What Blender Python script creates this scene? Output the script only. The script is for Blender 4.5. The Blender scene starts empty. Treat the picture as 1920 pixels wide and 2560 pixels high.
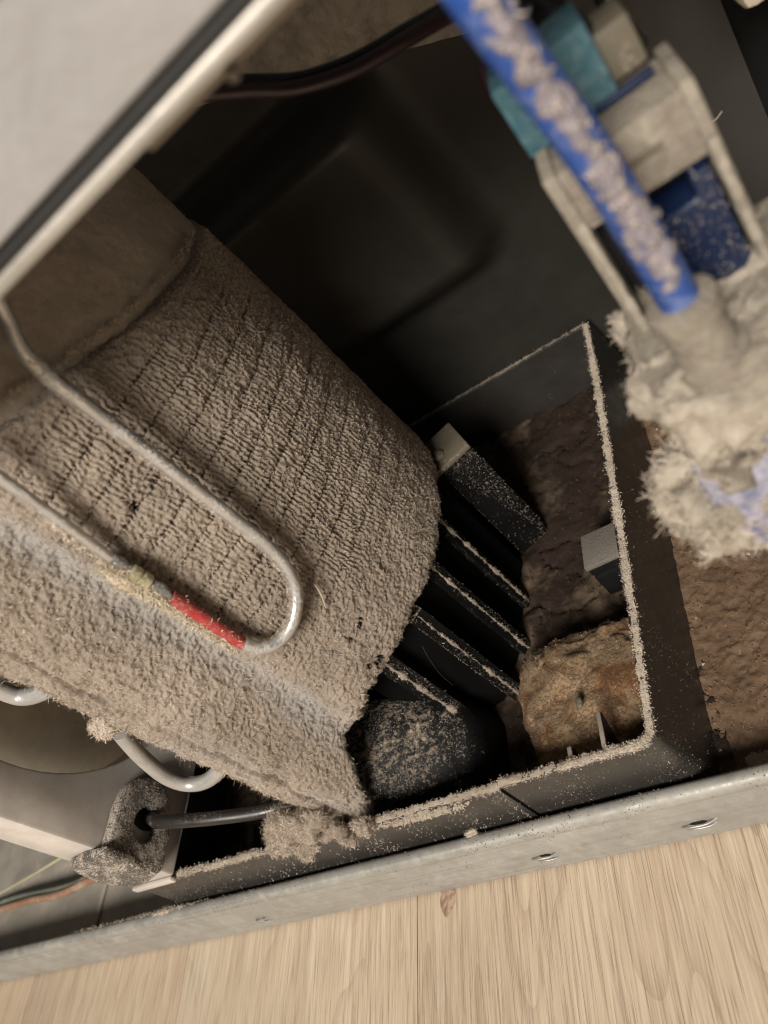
import bpy, bmesh, math, random
import numpy as np
from mathutils import Vector, Matrix

random.seed(7)
RNG = np.random.default_rng(7)
SC = bpy.context.scene
COL = SC.collection

# ------------------------------------------------------------------ camera
# world: X along the base rail, Y into the appliance, Z up, metres; the floor is z = 0
FPX = 1850.0                                   # focal length in pixels of a 1920 x 2560 frame
AX = np.array([[.7771, -.4127, -.4752], [.0250, -.7340, .6787], [-.6289, -.5393, -.5601]])
u_, s_, v_ = np.linalg.svd(AX); AX = u_ @ v_   # rows: world axes seen in camera space (right, down, forward)
CAMPOS = np.array([0., 0., .25])
cam = bpy.data.cameras.new('camera'); camo = bpy.data.objects.new('camera', cam); COL.objects.link(camo)
R = AX                                          # columns of R: camera right / down / forward in world
M = Matrix(((R[0][0], -R[0][1], -R[0][2], CAMPOS[0]),
            (R[1][0], -R[1][1], -R[1][2], CAMPOS[1]),
            (R[2][0], -R[2][1], -R[2][2], CAMPOS[2]), (0, 0, 0, 1)))
camo.matrix_world = M
cam.sensor_fit = 'VERTICAL'; cam.sensor_height = 24.0; cam.sensor_width = 18.0
cam.lens = 24.0 * FPX / 2560
cam.clip_start = .004; cam.clip_end = 60
cam.dof.use_dof = True; cam.dof.focus_distance = .245; cam.dof.aperture_fstop = 8.0
SC.camera = camo
SC.cycles.filter_width = 1.05

# ------------------------------------------------------------------ light
W = bpy.data.worlds.new('World'); SC.world = W; W.use_nodes = True
bg = W.node_tree.nodes['Background']; bg.inputs[0].default_value = (1.0, .93, .84, 1); bg.inputs[1].default_value = .08


def area(name, loc, target, size, power, col):
    l = bpy.data.lights.new(name, 'AREA'); l.shape = 'DISK'; l.size = size; l.energy = power; l.color = col
    o = bpy.data.objects.new(name, l); COL.objects.link(o); o.location = loc
    d = Vector(target) - Vector(loc); o.rotation_euler = d.to_track_quat('-Z', 'Y').to_euler()
    return o


area('room_lamp', (-.06, -.88, .90), (-.16, .12, .06), .50, 27.5, (1.0, .935, .85))
SC.view_settings.view_transform = 'Standard'; SC.view_settings.look = 'None'
SC.view_settings.exposure = 0.0; SC.view_settings.gamma = 1.0


# ------------------------------------------------------------------ helpers: geometry of the place
def ray(u, v):
    c = np.array([(u - 960) / FPX, (v - 1280) / FPX, 1.0])
    return AX @ c


def at(u, v, axis, val):
    """point of the photograph's sight line on a plane of the place (axis 0/1/2 = X/Y/Z)"""
    d = ray(u, v); t = (val - CAMPOS[axis]) / d[axis]
    return CAMPOS + t * d


def atX(u, v, x): return at(u, v, 0, x)
def atY(u, v, y): return at(u, v, 1, y)
def atZ(u, v, z): return at(u, v, 2, z)


def _h(ix, iy, iz, seed):
    n = (ix * np.int64(374761393) + iy * np.int64(668265263) + iz * np.int64(2147483647) + seed * np.int64(974634777)) & 0xffffffff
    n = ((n ^ (n >> 13)) * np.int64(1274126177)) & 0xffffffff
    n = ((n ^ (n >> 16)) * np.int64(2246822519)) & 0xffffffff
    return ((n ^ (n >> 15)) & 0xffffff) / float(0xffffff)


def vn(x, y=0., z=0., seed=0):
    """value noise, -1..1"""
    x, y, z = np.broadcast_arrays(np.asarray(x, float), np.asarray(y, float), np.asarray(z, float))
    ix, iy, iz = np.floor(x).astype(np.int64), np.floor(y).astype(np.int64), np.floor(z).astype(np.int64)
    fx, fy, fz = x - ix, y - iy, z - iz
    fx, fy, fz = [f * f * (3 - 2 * f) for f in (fx, fy, fz)]
    r = 0
    for a in (0, 1):
        wa = fx if a else 1 - fx
        for b in (0, 1):
            wb = fy if b else 1 - fy
            for c in (0, 1):
                wc = fz if c else 1 - fz
                r = r + wa * wb * wc * _h(ix + a, iy + b, iz + c, seed)
    return r * 2 - 1


def fbm(P, scale, octv=3, seed=0):
    r = 0; a = 1.; f = 1. / scale
    for o in range(octv):
        r = r + a * vn(P[:, 0] * f, P[:, 1] * f, P[:, 2] * f, seed + o * 17); a *= .5; f *= 2.03
    return r / 1.7


def sstep(a, b, x):
    t = np.clip((x - a) / (b - a), 0, 1); return t * t * (3 - 2 * t)


# ------------------------------------------------------------------ helpers: objects
WL = {}


def empty(name, loc, label=None, cat=None, group=None):
    o = bpy.data.objects.new(name, None); COL.objects.link(o); o.location = loc; o.empty_display_size = .01
    WL[o.name] = np.array(loc, float)
    if label: o['label'] = label
    if cat: o['category'] = cat
    if group: o['group'] = group
    return o


def mk(name, V, F, mat, parent=None, smooth=True, label=None, cat=None, kind=None, group=None, attrs=None, sharp=None):
    V = np.asarray(V, float)
    lo, hi = V.min(0), V.max(0); loc = np.array([(lo[0] + hi[0]) / 2, (lo[1] + hi[1]) / 2, lo[2]])
    me = bpy.data.meshes.new(name)
    if isinstance(F, np.ndarray):
        n, k = F.shape
        me.vertices.add(len(V)); me.vertices.foreach_set('co', (V - loc).astype(np.float32).ravel())
        me.loops.add(n * k); me.loops.foreach_set('vertex_index', F.astype(np.int32).ravel())
        me.polygons.add(n); me.polygons.foreach_set('loop_start', np.arange(0, n * k, k, dtype=np.int32))
        me.update(calc_edges=True)
    else:
        me.from_pydata([tuple(p) for p in V - loc], [], [tuple(int(i) for i in f) for f in F]); me.update()
    me.polygons.foreach_set('use_smooth', [bool(smooth)] * len(me.polygons))
    if sharp is not None and smooth:
        me.set_sharp_from_angle(angle=math.radians(sharp))
    for an, av in (attrs or {}).items():
        at_ = me.attributes.new(an, 'FLOAT', 'POINT'); at_.data.foreach_set('value', np.asarray(av, np.float32))
    if mat: me.materials.append(mat)
    o = bpy.data.objects.new(name, me); COL.objects.link(o)
    if parent:
        o.parent = parent; o.location = loc - WL[parent.name]
    else:
        o.location = loc
    WL[o.name] = loc
    if label: o['label'] = label
    if cat: o['category'] = cat
    if kind: o['kind'] = kind
    if group: o['group'] = group
    return o


def bm_arrays(bm):
    bm.verts.ensure_lookup_table(); bm.verts.index_update()
    V = np.array([v.co[:] for v in bm.verts]); F = [[v.index for v in f.verts] for f in bm.faces]; bm.free()
    return V, F


def box_va(x0, x1, y0, y1, z0, z1, bevel=.0006, seg=2):
    bm = bmesh.new(); bmesh.ops.create_cube(bm, size=1)
    for v in bm.verts:
        v.co = ((x0 + x1) / 2 + v.co.x * (x1 - x0), (y0 + y1) / 2 + v.co.y * (y1 - y0), (z0 + z1) / 2 + v.co.z * (z1 - z0))
    if bevel: bmesh.ops.bevel(bm, geom=bm.edges[:], offset=bevel, segments=seg, affect='EDGES', profile=.5)
    return bm_arrays(bm)


def box(name, x0, x1, y0, y1, z0, z1, mat, parent=None, bevel=.0006, rot=None, **k):
    V, F = box_va(x0, x1, y0, y1, z0, z1, bevel)
    if rot is not None:
        c = V.mean(0); Rm = np.array(Matrix.Rotation(rot[0], 3, rot[1])); V = (V - c) @ Rm.T + c
    return mk(name, V, F, mat, parent, sharp=35, **k)


def prism(name, poly, axis, a0, a1, mat, parent=None, bevel=.0005, holes=(), **k):
    """2-D outline (in the two other axes) extruded along axis from a0 to a1"""
    oth = [i for i in range(3) if i != axis]
    bm = bmesh.new()
    def loop(pts):
        vs = []
        for p in pts:
            c = [0, 0, 0]; c[axis] = a0; c[oth[0]] = p[0]; c[oth[1]] = p[1]; vs.append(bm.verts.new(c))
        return vs, [bm.edges.new((vs[i], vs[(i + 1) % len(vs)])) for i in range(len(vs))]
    es = []
    vs, e = loop(poly); es += e
    for h in holes: es += loop(h)[1]
    if holes:
        bmesh.ops.triangle_fill(bm, use_beauty=True, use_dissolve=False, edges=es)
    else:
        bm.faces.new(vs)
    r = bmesh.ops.extrude_face_region(bm, geom=bm.faces[:])
    for g in r['geom']:
        if isinstance(g, bmesh.types.BMVert): g.co[axis] = a1
    bmesh.ops.recalc_face_normals(bm, faces=bm.faces[:])
    if bevel:
        ed = [e for e in bm.edges if e.calc_face_angle(0) > math.radians(50)]
        bmesh.ops.bevel(bm, geom=ed, offset=bevel, segments=2, affect='EDGES', profile=.5)
    V, F = bm_arrays(bm)
    return mk(name, V, F, mat, parent, sharp=35, **k)


def spline(pts, n=12):
    P = np.array(pts, float); P = np.vstack([2 * P[0] - P[1], P, 2 * P[-1] - P[-2]]); out = []
    for i in range(1, len(P) - 2):
        p0, p1, p2, p3 = P[i - 1:i + 3]
        for t in np.linspace(0, 1, n, endpoint=False):
            out.append(.5 * (2 * p1 + (p2 - p0) * t + (2 * p0 - 5 * p1 + 4 * p2 - p3) * t * t + (3 * p1 - p0 - 3 * p2 + p3) * t ** 3))
    out.append(P[-2]); return np.array(out)


def resample(P, n):
    d = np.r_[0, np.cumsum(np.linalg.norm(np.diff(P, axis=0), axis=1))]
    s = np.linspace(0, d[-1], n)
    return np.stack([np.interp(s, d, P[:, k]) for k in range(P.shape[1])], 1), d[-1]


def tube_va(P, r, seg=14, caps=True, rough=0., seed=0):
    P = np.asarray(P, float); n = len(P)
    T = np.gradient(P, axis=0); T /= np.linalg.norm(T, axis=1)[:, None]
    up = np.array([0.3, .5, .8]); Nn = np.cross(T, up); Nn /= np.linalg.norm(Nn, axis=1)[:, None]
    B = np.cross(T, Nn); a = np.linspace(0, 2 * np.pi, seg, endpoint=False)
    r = np.broadcast_to(np.asarray(r, float), (n,))
    V = P[:, None, :] + (Nn[:, None, :] * np.cos(a)[None, :, None] + B[:, None, :] * np.sin(a)[None, :, None]) * r[:, None, None]
    V = V.reshape(-1, 3)
    if rough:
        C = np.repeat(P, seg, 0); V = V + (V - C) / np.linalg.norm(V - C, axis=1)[:, None] * (fbm(V, .0016, 3, seed) * rough)[:, None]
    F = []
    for i in range(n - 1):
        for j in range(seg):
            F.append((i * seg + j, i * seg + (j + 1) % seg, (i + 1) * seg + (j + 1) % seg, (i + 1) * seg + j))
    if caps:
        F.append(tuple(range(seg - 1, -1, -1))); F.append(tuple((n - 1) * seg + j for j in range(seg)))
    return V, F


def tube(name, pts, r, mat, parent=None, seg=14, n=12, rough=0., straight=False, **k):
    P = np.asarray(pts, float) if straight else spline(pts, n)
    V, F = tube_va(P, r, seg, rough=rough)
    return mk(name, V, F, mat, parent, sharp=60, **k)


def lathe(name, base, axis, prof, mat, parent=None, seg=28, **k):
    """prof: (distance along axis, radius)"""
    ax = np.array(axis, float); ax /= np.linalg.norm(ax)
    a = np.cross(ax, [.21, .5, .84]); a /= np.linalg.norm(a); b = np.cross(ax, a)
    th = np.linspace(0, 2 * np.pi, seg, endpoint=False); V = []; F = []
    for d, r in prof:
        V += [np.array(base) + ax * d + (a * math.cos(t) + b * math.sin(t)) * r for t in th]
    for i in range(len(prof) - 1):
        for j in range(seg):
            F.append((i * seg + j, i * seg + (j + 1) % seg, (i + 1) * seg + (j + 1) % seg, (i + 1) * seg + j))
    F.append(tuple(range(seg - 1, -1, -1))); F.append(tuple((len(prof) - 1) * seg + j for j in range(seg)))
    return mk(name, V, F, mat, parent, sharp=40, **k)


def grid_faces(nu, nv):
    i = np.arange((nu - 1) * (nv - 1)); a = i // (nv - 1); b = i % (nv - 1)
    q = a * nv + b
    return np.stack([q, q + nv, q + nv + 1, q + 1], 1)


def fibers(P, N, lmin, lmax, width, curl=.6, lift=.5, seg=4, rng=RNG):
    """short curly ribbons rooted at P; N = surface normal"""
    k = len(P)
    T = rng.normal(size=(k, 3)); T -= N * (T * N).sum(1)[:, None]; T /= np.linalg.norm(T, axis=1)[:, None] + 1e-9
    lf = np.clip(rng.normal(lift, .22, k), -.1, 1.2)[:, None]
    D = T + N * lf; D /= np.linalg.norm(D, axis=1)[:, None]
    L = rng.uniform(lmin, lmax, k)[:, None] / seg
    Ax = rng.normal(size=(k, 3)) + N * .7; Ax /= np.linalg.norm(Ax, axis=1)[:, None]
    ang = rng.normal(0, curl, k)
    w = (width * rng.uniform(.6, 1.4, k))[:, None] * .5
    Q = P - N * .0001; rows = []
    for j in range(seg + 1):
        S = np.cross(D, N + .6 * Ax); S /= np.linalg.norm(S, axis=1)[:, None] + 1e-9
        ww = w * (1.0 if j < seg else .35)
        rows += [Q - S * ww, Q + S * ww]
        Q = Q + D * L
        a = (ang + rng.normal(0, curl * .5, k))[:, None]
        D = D * np.cos(a) + np.cross(Ax, D) * np.sin(a) + Ax * (Ax * D).sum(1)[:, None] * (1 - np.cos(a))
        D /= np.linalg.norm(D, axis=1)[:, None]
    V = np.stack(rows, 1).reshape(-1, 3); m = 2 * (seg + 1)
    base = (np.arange(k) * m)[:, None, None]
    f = np.array([[2 * j, 2 * j + 1, 2 * j + 3, 2 * j + 2] for j in range(seg)])[None]
    return V, (base + f).reshape(-1, 4)


def crumbs(P, N, rmin, rmax, rng=RNG):
    """tiny irregular grains (pyramids) resting at P"""
    k = len(P); r = (rmin * (rmax / rmin) ** rng.uniform(0, 1, k))[:, None]
    T = np.cross(N, rng.normal(size=(k, 3))); T /= np.linalg.norm(T, axis=1)[:, None] + 1e-9; B = np.cross(N, T)
    j = lambda: rng.uniform(.55, 1.3, (k, 1))
    V = np.stack([P + T * r * j() - N * r * .3, P + B * r * j() - N * r * .3, P - T * r * j() - N * r * .3, P - B * r * j() - N * r * .3, P + N * r * j()], 1).reshape(-1, 3)
    f = np.array([[0, 1, 4], [1, 2, 4], [2, 3, 4], [3, 0, 4]])[None]            # underside rests on the surface
    return V, ((np.arange(k) * 5)[:, None, None] + f).reshape(-1, 3)


def tri_sample(V, F, n, rng=RNG, wfun=None):
    """area weighted points and normals on a face list"""
    V = np.asarray(V); T = []
    if isinstance(F, np.ndarray):
        T = np.vstack([F[:, [0, i, i + 1]] for i in range(1, F.shape[1] - 1)])
    else:
        for f in F:
            for i in range(1, len(f) - 1): T.append((f[0], f[i], f[i + 1]))
        T = np.array(T)
    a, b, c = V[T[:, 0]], V[T[:, 1]], V[T[:, 2]]
    n_ = np.cross(b - a, c - a); A = np.linalg.norm(n_, axis=1); n_ = n_ / (A[:, None] + 1e-15)
    w = A.copy()
    if wfun is not None: w = w * np.clip(wfun((a + b + c) / 3, n_), 0, None)
    idx = rng.choice(len(T), n, p=w / w.sum()); u, v = rng.uniform(size=(2, n)); m = u + v > 1; u[m] = 1 - u[m]; v[m] = 1 - v[m]
    P = a[idx] + (b - a)[idx] * u[:, None] + (c - a)[idx] * v[:, None]
    return P, n_[idx]


def world_va(o):
    me = o.data; V = np.empty(len(me.vertices) * 3, np.float32); me.vertices.foreach_get('co', V)
    return V.reshape(-1, 3).astype(float) + WL[o.name], [list(p.vertices) for p in me.polygons]


# ------------------------------------------------------------------ helpers: materials
def newmat(name):
    m = bpy.data.materials.new(name); m.use_nodes = True
    nt = m.node_tree; return m, nt, nt.nodes['Principled BSDF'], nt.links


def N_(nt, t, **kw):
    n = nt.nodes.new(t)
    for k, v in kw.items(): setattr(n, k, v)
    return n


def noise(nt, vec, scale, detail=4, rough=.6, dist=0):
    n = N_(nt, 'ShaderNodeTexNoise'); n.inputs['Scale'].default_value = scale; n.inputs['Detail'].default_value = detail
    n.inputs['Roughness'].default_value = rough; n.inputs['Distortion'].default_value = dist
    if vec is not None: nt.links.new(vec, n.inputs['Vector'])
    return n.outputs['Fac']


def mapr(nt, v, a, b, c=0., d=1.):
    n = N_(nt, 'ShaderNodeMapRange'); nt.links.new(v, n.inputs[0])
    for i, x in zip((1, 2, 3, 4), (a, b, c, d)): n.inputs[i].default_value = x
    return n.outputs[0]


def mixc(nt, f, a, b, mode='MIX'):
    n = N_(nt, 'ShaderNodeMix', data_type='RGBA', blend_type=mode)
    if isinstance(f, (int, float)): n.inputs[0].default_value = f
    else: nt.links.new(f, n.inputs[0])
    for i, x in ((6, a), (7, b)):
        if isinstance(x, (tuple, list)): n.inputs[i].default_value = (*x[:3], 1)
        else: nt.links.new(x, n.inputs[i])
    return n.outputs[2]


def mth(nt, op, a, b=None, clamp=False):
    n = N_(nt, 'ShaderNodeMath', operation=op, use_clamp=clamp)
    for i, x in enumerate((a, b)):
        if x is None: continue
        if isinstance(x, (int, float)): n.inputs[i].default_value = x
        else: nt.links.new(x, n.inputs[i])
    return n.outputs[0]


def ocoord(nt): return N_(nt, 'ShaderNodeTexCoord').outputs['Object']


def bump(nt, h, dist, strength=1.):
    b = N_(nt, 'ShaderNodeBump'); b.inputs['Strength'].default_value = strength; b.inputs['Distance'].default_value = dist
    nt.links.new(h, b.inputs['Height']); return b.outputs[0]


DUSTC = (.47, .385, .30)


def surf(name, col, rough=.5, metal=0., var=.18, vscale=60, dust=0., dscale=420, dcol=DUSTC, upw=.0, bmp=.00008, bscale=900,
         spec=.5, col2=None, c2scale=40, c2a=.5, c2b=.65, trans=0., dsharp=.10, streak=None):
    m, nt, b, L = newmat(name); oc = ocoord(nt)
    c = mixc(nt, mapr(nt, noise(nt, oc, vscale, 5), .3, .7), tuple(x * (1 - var) for x in col), tuple(min(1, x * (1 + var)) for x in col))
    if col2: c = mixc(nt, mapr(nt, noise(nt, oc, c2scale, 5, .65, .4), c2a, c2b), c, col2)
    if streak:
        mp_ = N_(nt, 'ShaderNodeMapping'); mp_.inputs['Scale'].default_value = (9, 900, 700); L.new(oc, mp_.inputs[0])
        c = mixc(nt, mapr(nt, noise(nt, mp_.outputs[0], 1.0, 5, .7), .52, .68, 0, .55), c, streak)
    r = mapr(nt, noise(nt, oc, vscale * 2.3, 4), .3, .7, max(.05, rough - .09), min(1, rough + .09))
    h = noise(nt, oc, bscale, 4)
    if dust > 0:
        f = noise(nt, oc, dscale, 6, .72); g = noise(nt, oc, dscale * .09, 3)
        f = mth(nt, 'ADD', f, mth(nt, 'MULTIPLY', mth(nt, 'SUBTRACT', g, .5), .55))
        if upw:
            nz = N_(nt, 'ShaderNodeSeparateXYZ'); L.new(N_(nt, 'ShaderNodeNewGeometry').outputs['Normal'], nz.inputs[0])
            f = mth(nt, 'ADD', f, mth(nt, 'MULTIPLY', nz.outputs[2], upw))
        th = 1 - dust
        k = mapr(nt, f, th - dsharp, th + dsharp)
        dc = mixc(nt, mapr(nt, noise(nt, oc, dscale * 1.7, 3), .3, .7), tuple(x * .75 for x in dcol), tuple(min(1, x * 1.2) for x in dcol))
        c = mixc(nt, k, c, dc)
        rr = N_(nt, 'ShaderNodeMix'); L.new(k, rr.inputs[0]); L.new(r, rr.inputs[2]); rr.inputs[3].default_value = .95; r = rr.outputs[0]
        mm = mapr(nt, k, 0, 1, metal, 0); L.new(mm, b.inputs['Metallic'])
        h = mth(nt, 'ADD', mth(nt, 'MULTIPLY', h, .35), mth(nt, 'MULTIPLY', k, 1.6))
    else:
        b.inputs['Metallic'].default_value = metal
    L.new(c, b.inputs['Base Color']); L.new(r, b.inputs['Roughness'])
    b.inputs['Specular IOR Level'].default_value = spec
    if trans: b.inputs['Transmission Weight'].default_value = trans
    if bmp: L.new(bump(nt, h, bmp), b.inputs['Normal'])
    return m


def dust_mat(name, col=DUSTC, var=.30, fiber=False, bare=False, lint=None, bmp=.0003):
    m, nt, b, L = newmat(name); oc = ocoord(nt)
    n1 = mapr(nt, noise(nt, oc, 40, 5, .65), .34, .66); n2 = mapr(nt, noise(nt, oc, 900, 4, .7), .3, .7)
    c = mixc(nt, n1, tuple(x * (1 - var * .9) * y for x, y in zip(col, (1.02, .99, .95))), tuple(min(1, x * (1 + var * .35)) for x in col))
    c = mixc(nt, mth(nt, 'MULTIPLY', n2, .55), c, tuple(x * .62 for x in col))
    if lint:
        a = N_(nt, 'ShaderNodeAttribute', attribute_name='lint'); c = mixc(nt, mth(nt, 'MULTIPLY', a.outputs['Fac'], .8), c, lint)
    if fiber:
        ge = N_(nt, 'ShaderNodeNewGeometry'); rp = ge.outputs['Random Per Island']
        c = mixc(nt, rp, tuple(x * .82 for x in col), tuple(min(1, x * 1.42) for x in col))
        c = mixc(nt, mth(nt, 'MULTIPLY', mth(nt, 'SUBTRACT', 1.0, n1), .50), c, tuple(x * y for x, y in zip(col, (.72, .66, .60))))
        if lint:
            c = mixc(nt, mth(nt, 'MULTIPLY', a.outputs['Fac'], .65), c, tuple(min(1, x * 1.15) for x in lint))
    if bare:
        a2 = N_(nt, 'ShaderNodeAttribute', attribute_name='bare'); c = mixc(nt, a2.outputs['Fac'], c, (.012, .010, .009))
    L.new(c, b.inputs['Base Color']); b.inputs['Roughness'].default_value = .95; b.inputs['Specular IOR Level'].default_value = .12
    if not fiber:
        L.new(bump(nt, noise(nt, oc, 1500, 5, .75), bmp), b.inputs['Normal'])
    return m


def wood_mat():
    m, nt, b, L = newmat('oak_laminate'); tc = N_(nt, 'ShaderNodeTexCoord'); oi = N_(nt, 'ShaderNodeObjectInfo')
    off = N_(nt, 'ShaderNodeVectorMath', operation='ADD'); L.new(tc.outputs['Object'], off.inputs[0])
    sc = N_(nt, 'ShaderNodeVectorMath', operation='SCALE'); sc.inputs[0].default_value = (3.1, 5.7, 1.3); L.new(oi.outputs['Random'], sc.inputs['Scale'])
    L.new(sc.outputs[0], off.inputs[1]); v = off.outputs[0]
    def mp(s):
        x = N_(nt, 'ShaderNodeMapping'); x.inputs['Scale'].default_value = s; L.new(v, x.inputs[0]); return x.outputs[0]
    # cathedral rings: noise field stretched along the plank, sliced
    fld = noise(nt, mp((20, 3.6, 10)), 1.0, 2, .45, .1)
    rg = mth(nt, 'FRACT', mth(nt, 'MULTIPLY', fld, 19.)); rg = mth(nt, 'MULTIPLY', mapr(nt, rg, .0, .30, 1., 0.), mapr(nt, noise(nt, mp((11, 3, 9)), 1.0, 2), .40, .58))
    pores = noise(nt, mp((2100, 34, 300)), 1.0, 3, .62); pores = mapr(nt, pores, .55, .68)
    fine = noise(nt, mp((1350, 26, 200)), 1.0, 4, .64, .0); streak = noise(nt, mp((170, 5, 60)), 1.0, 4, .6, .0); broad = noise(nt, mp((24, 3.0, 10)), 1.0, 3)
    c = mixc(nt, mapr(nt, broad, .32, .68), (.50, .395, .285), (.585, .48, .355))
    c = mixc(nt, mth(nt, 'MULTIPLY', mapr(nt, streak, .50, .72), .24), c, (.36, .255, .18))
    c = mixc(nt, mth(nt, 'MULTIPLY', mapr(nt, streak, .48, .28), .24), c, (.68, .59, .47))
    c = mixc(nt, mth(nt, 'MULTIPLY', mapr(nt, fine, .52, .64), .34), c, (.32, .22, .155))
    c = mixc(nt, mth(nt, 'MULTIPLY', mapr(nt, fine, .48, .38), .30), c, (.74, .655, .53))
    c = mixc(nt, mth(nt, 'MULTIPLY', rg, .38), c, (.31, .21, .15))
    c = mixc(nt, mth(nt, 'MULTIPLY', pores, .62), c, (.21, .14, .095))
    c = mixc(nt, mapr(nt, oi.outputs['Random'], 0, 1, 0, .30), c, (.40, .295, .205))
    L.new(c, b.inputs['Base Color']); L.new(mapr(nt, pores, 0, 1, .42, .6), b.inputs['Roughness'])
    b.inputs['Specular IOR Level'].default_value = .35
    h = mth(nt, 'SUBTRACT', mth(nt, 'MULTIPLY', streak, .25), pores)
    L.new(bump(nt, h, .00012, .8), b.inputs['Normal'])
    return m


MAT = dict(
    wood=wood_mat(),
    dust=dust_mat('grey_brown_dust', (.325, .270, .218), lint=(.315, .305, .295), bare=True, var=.42),
    fuzz=dust_mat('dust_fibre', (.475, .408, .338), fiber=True, lint=(.40, .39, .375)),
    pale=dust_mat('pale_lint', (.56, .485, .40)),
    palef=dust_mat('pale_lint_fibre', (.56, .485, .40), fiber=True),
    cream_lint=dust_mat('cream_lint', (.58, .505, .39), fiber=True),
    vlint=dust_mat('valve_lint', (.66, .585, .48), .8, bmp=.0008),
    brown=dust_mat('brown_dirt', (.19, .125, .08), .5),
    dark_grit=dust_mat('dark_grit', (.07, .046, .03), .5),
    brownf=dust_mat('brown_dirt_fibre', (.24, .16, .10), fiber=True),
    sludge=surf('dried_sludge', (.026, .016, .011), .85, col2=(.13, .094, .062), c2scale=30, c2a=.52, c2b=.68, bmp=.0009, bscale=300, spec=.25),
    black=surf('black_plastic', (.009, .0087, .0085), .45, spec=.3, dust=.22, dscale=700, bmp=.00006),
    blackd=surf('dusty_black_plastic', (.005, .0049, .0047), .6, spec=.15, dust=.32, dscale=900, upw=.10, bmp=.00012, dsharp=.06),
    louvre=surf('bare_black_plastic', (.003, .0029, .0028), .7, dust=.08, dscale=700, spec=.1),
    footm=surf('dust_filmed_rubber', (.006, .006, .006), .65, spec=.2, dust=.25, dscale=500, upw=.16, bmp=.0002, dsharp=.13),
    tray=surf('grey_black_tray_plastic', (.030, .027, .024), .33, dust=.24, dscale=850, upw=.05, bmp=.00008, dcol=(.40, .33, .26), dsharp=.07),
    galv=surf('galvanised_steel', (.36, .35, .32), .42, metal=.45, var=.14, vscale=45, dust=.34, dscale=160, dcol=(.33, .305, .265), bmp=.00004, dsharp=.22, streak=(.20, .19, .168)),
    pan=surf('dull_base_sheet', (.37, .34, .29), .6, metal=.25, dust=.30, dscale=200, bmp=.00006),
    shroud=surf('off_white_plastic', (.50, .455, .41), .5, dust=.22, dscale=500, dcol=(.44, .385, .33), bmp=.00007),
    beige=surf('beige_fan_plastic', (.78, .69, .54), .5, dust=.3, dscale=120, bmp=.00005),
    ivory=surf('ivory_plastic', (.27, .24, .19), .5, dust=.48, dscale=220, dcol=(.22, .185, .15), bmp=.0002),
    alu=surf('dull_aluminium', (.58, .57, .55), .34, metal=.85, dust=.38, dscale=1300, dcol=(.52, .46, .39), bmp=.00008),
    steel=surf('grey_paint_tube', (.44, .43, .41), .38, metal=.4, dust=.36, dscale=1200, bmp=.00006),
    red=surf('red_tape', (.36, .026, .024), .55, dust=.38, dscale=900, bmp=.0001, dcol=(.46, .30, .24), dsharp=.16),
    brass=surf('brass_joint', (.42, .40, .24), .35, metal=.7, dust=.42, dscale=900),
    solder=surf('grey_solder', (.30, .30, .29), .4, metal=.7, dust=.42, dscale=1000, bmp=.0003, bscale=1600),
    blue=surf('blue_tube_plastic', (.018, .060, .235), .32, var=.15, dust=.44, dscale=260, dcol=(.12, .16, .32), bmp=.00004),
    nut=surf('dusty_blue_nut', (.03, .06, .18), .5, dust=.60, dscale=300, dcol=(.36, .35, .42)),
    navy=surf('dark_blue_coil', (.004, .012, .042), .42, dust=.24, dscale=1400, dcol=(.16, .18, .24), dsharp=.12),
    teal=surf('teal_connector', (.022, .085, .108), .5, dust=.46, dscale=500, dcol=(.085, .155, .18)),
    wirep=surf('dark_purple_wire', (.030, .014, .018), .4, bmp=0),
    wireb=surf('black_wire', (.010, .010, .010), .4, bmp=0),
    cable=surf('black_cable', (.022, .019, .017), .38, dust=.22, dscale=1200, upw=.1),
    orange=surf('orange_wire', (.28, .15, .09), .45, dust=.4, dscale=700),
    green=surf('green_wire', (.13, .145, .12), .45, dust=.3, dscale=700),
    straw=surf('pale_yellow_wire', (.42, .38, .24), .45, dust=.3, dscale=700),
    foam=surf('dusty_dark_foam', (.10, .09, .078), .9, dust=.52, dscale=1500, dcol=(.42, .37, .315), upw=.04, bmp=.0006, bscale=1500, dsharp=.05),
    wall=surf('dark_compartment_sheet', (.023, .0215, .018), .45, var=.12, vscale=25, bmp=.00004),
    wallr=surf('dark_grey_side_sheet', (.050, .047, .043), .55, var=.12, vscale=30, bmp=.00004),
    liner=surf('grey_pebbled_liner', (.27, .24, .20), .42, var=.15, vscale=80, bmp=.0005, bscale=420),
    cover=surf('painted_back_panel', (.30, .292, .285), .5, var=.10, vscale=30, bmp=.0006, bscale=160),
    gasket=surf('black_gasket', (.010, .010, .010), .6),
    lip=surf('pale_sheet_lip', (.31, .285, .25), .42, metal=.3, var=.12),
    block=surf('stained_foam_block', (.25, .17, .10), .92, var=.3, vscale=90, col2=(.14, .066, .028), c2scale=70, c2a=.45, c2b=.57, dust=.34, dscale=900, dcol=(.34, .27, .19), bmp=.0005, bscale=700, spec=.2, dsharp=.16),
    void=surf('matte_black', (.006, .006, .006), .8, bmp=0),
    cream=surf('cream_plate', (.11, .094, .065), .6, dust=.3, dscale=500),
    chip=surf('pale_grey_clip', (.15, .135, .115), .85, dust=.45, dscale=900, dcol=(.18, .155, .125)),
)

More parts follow.
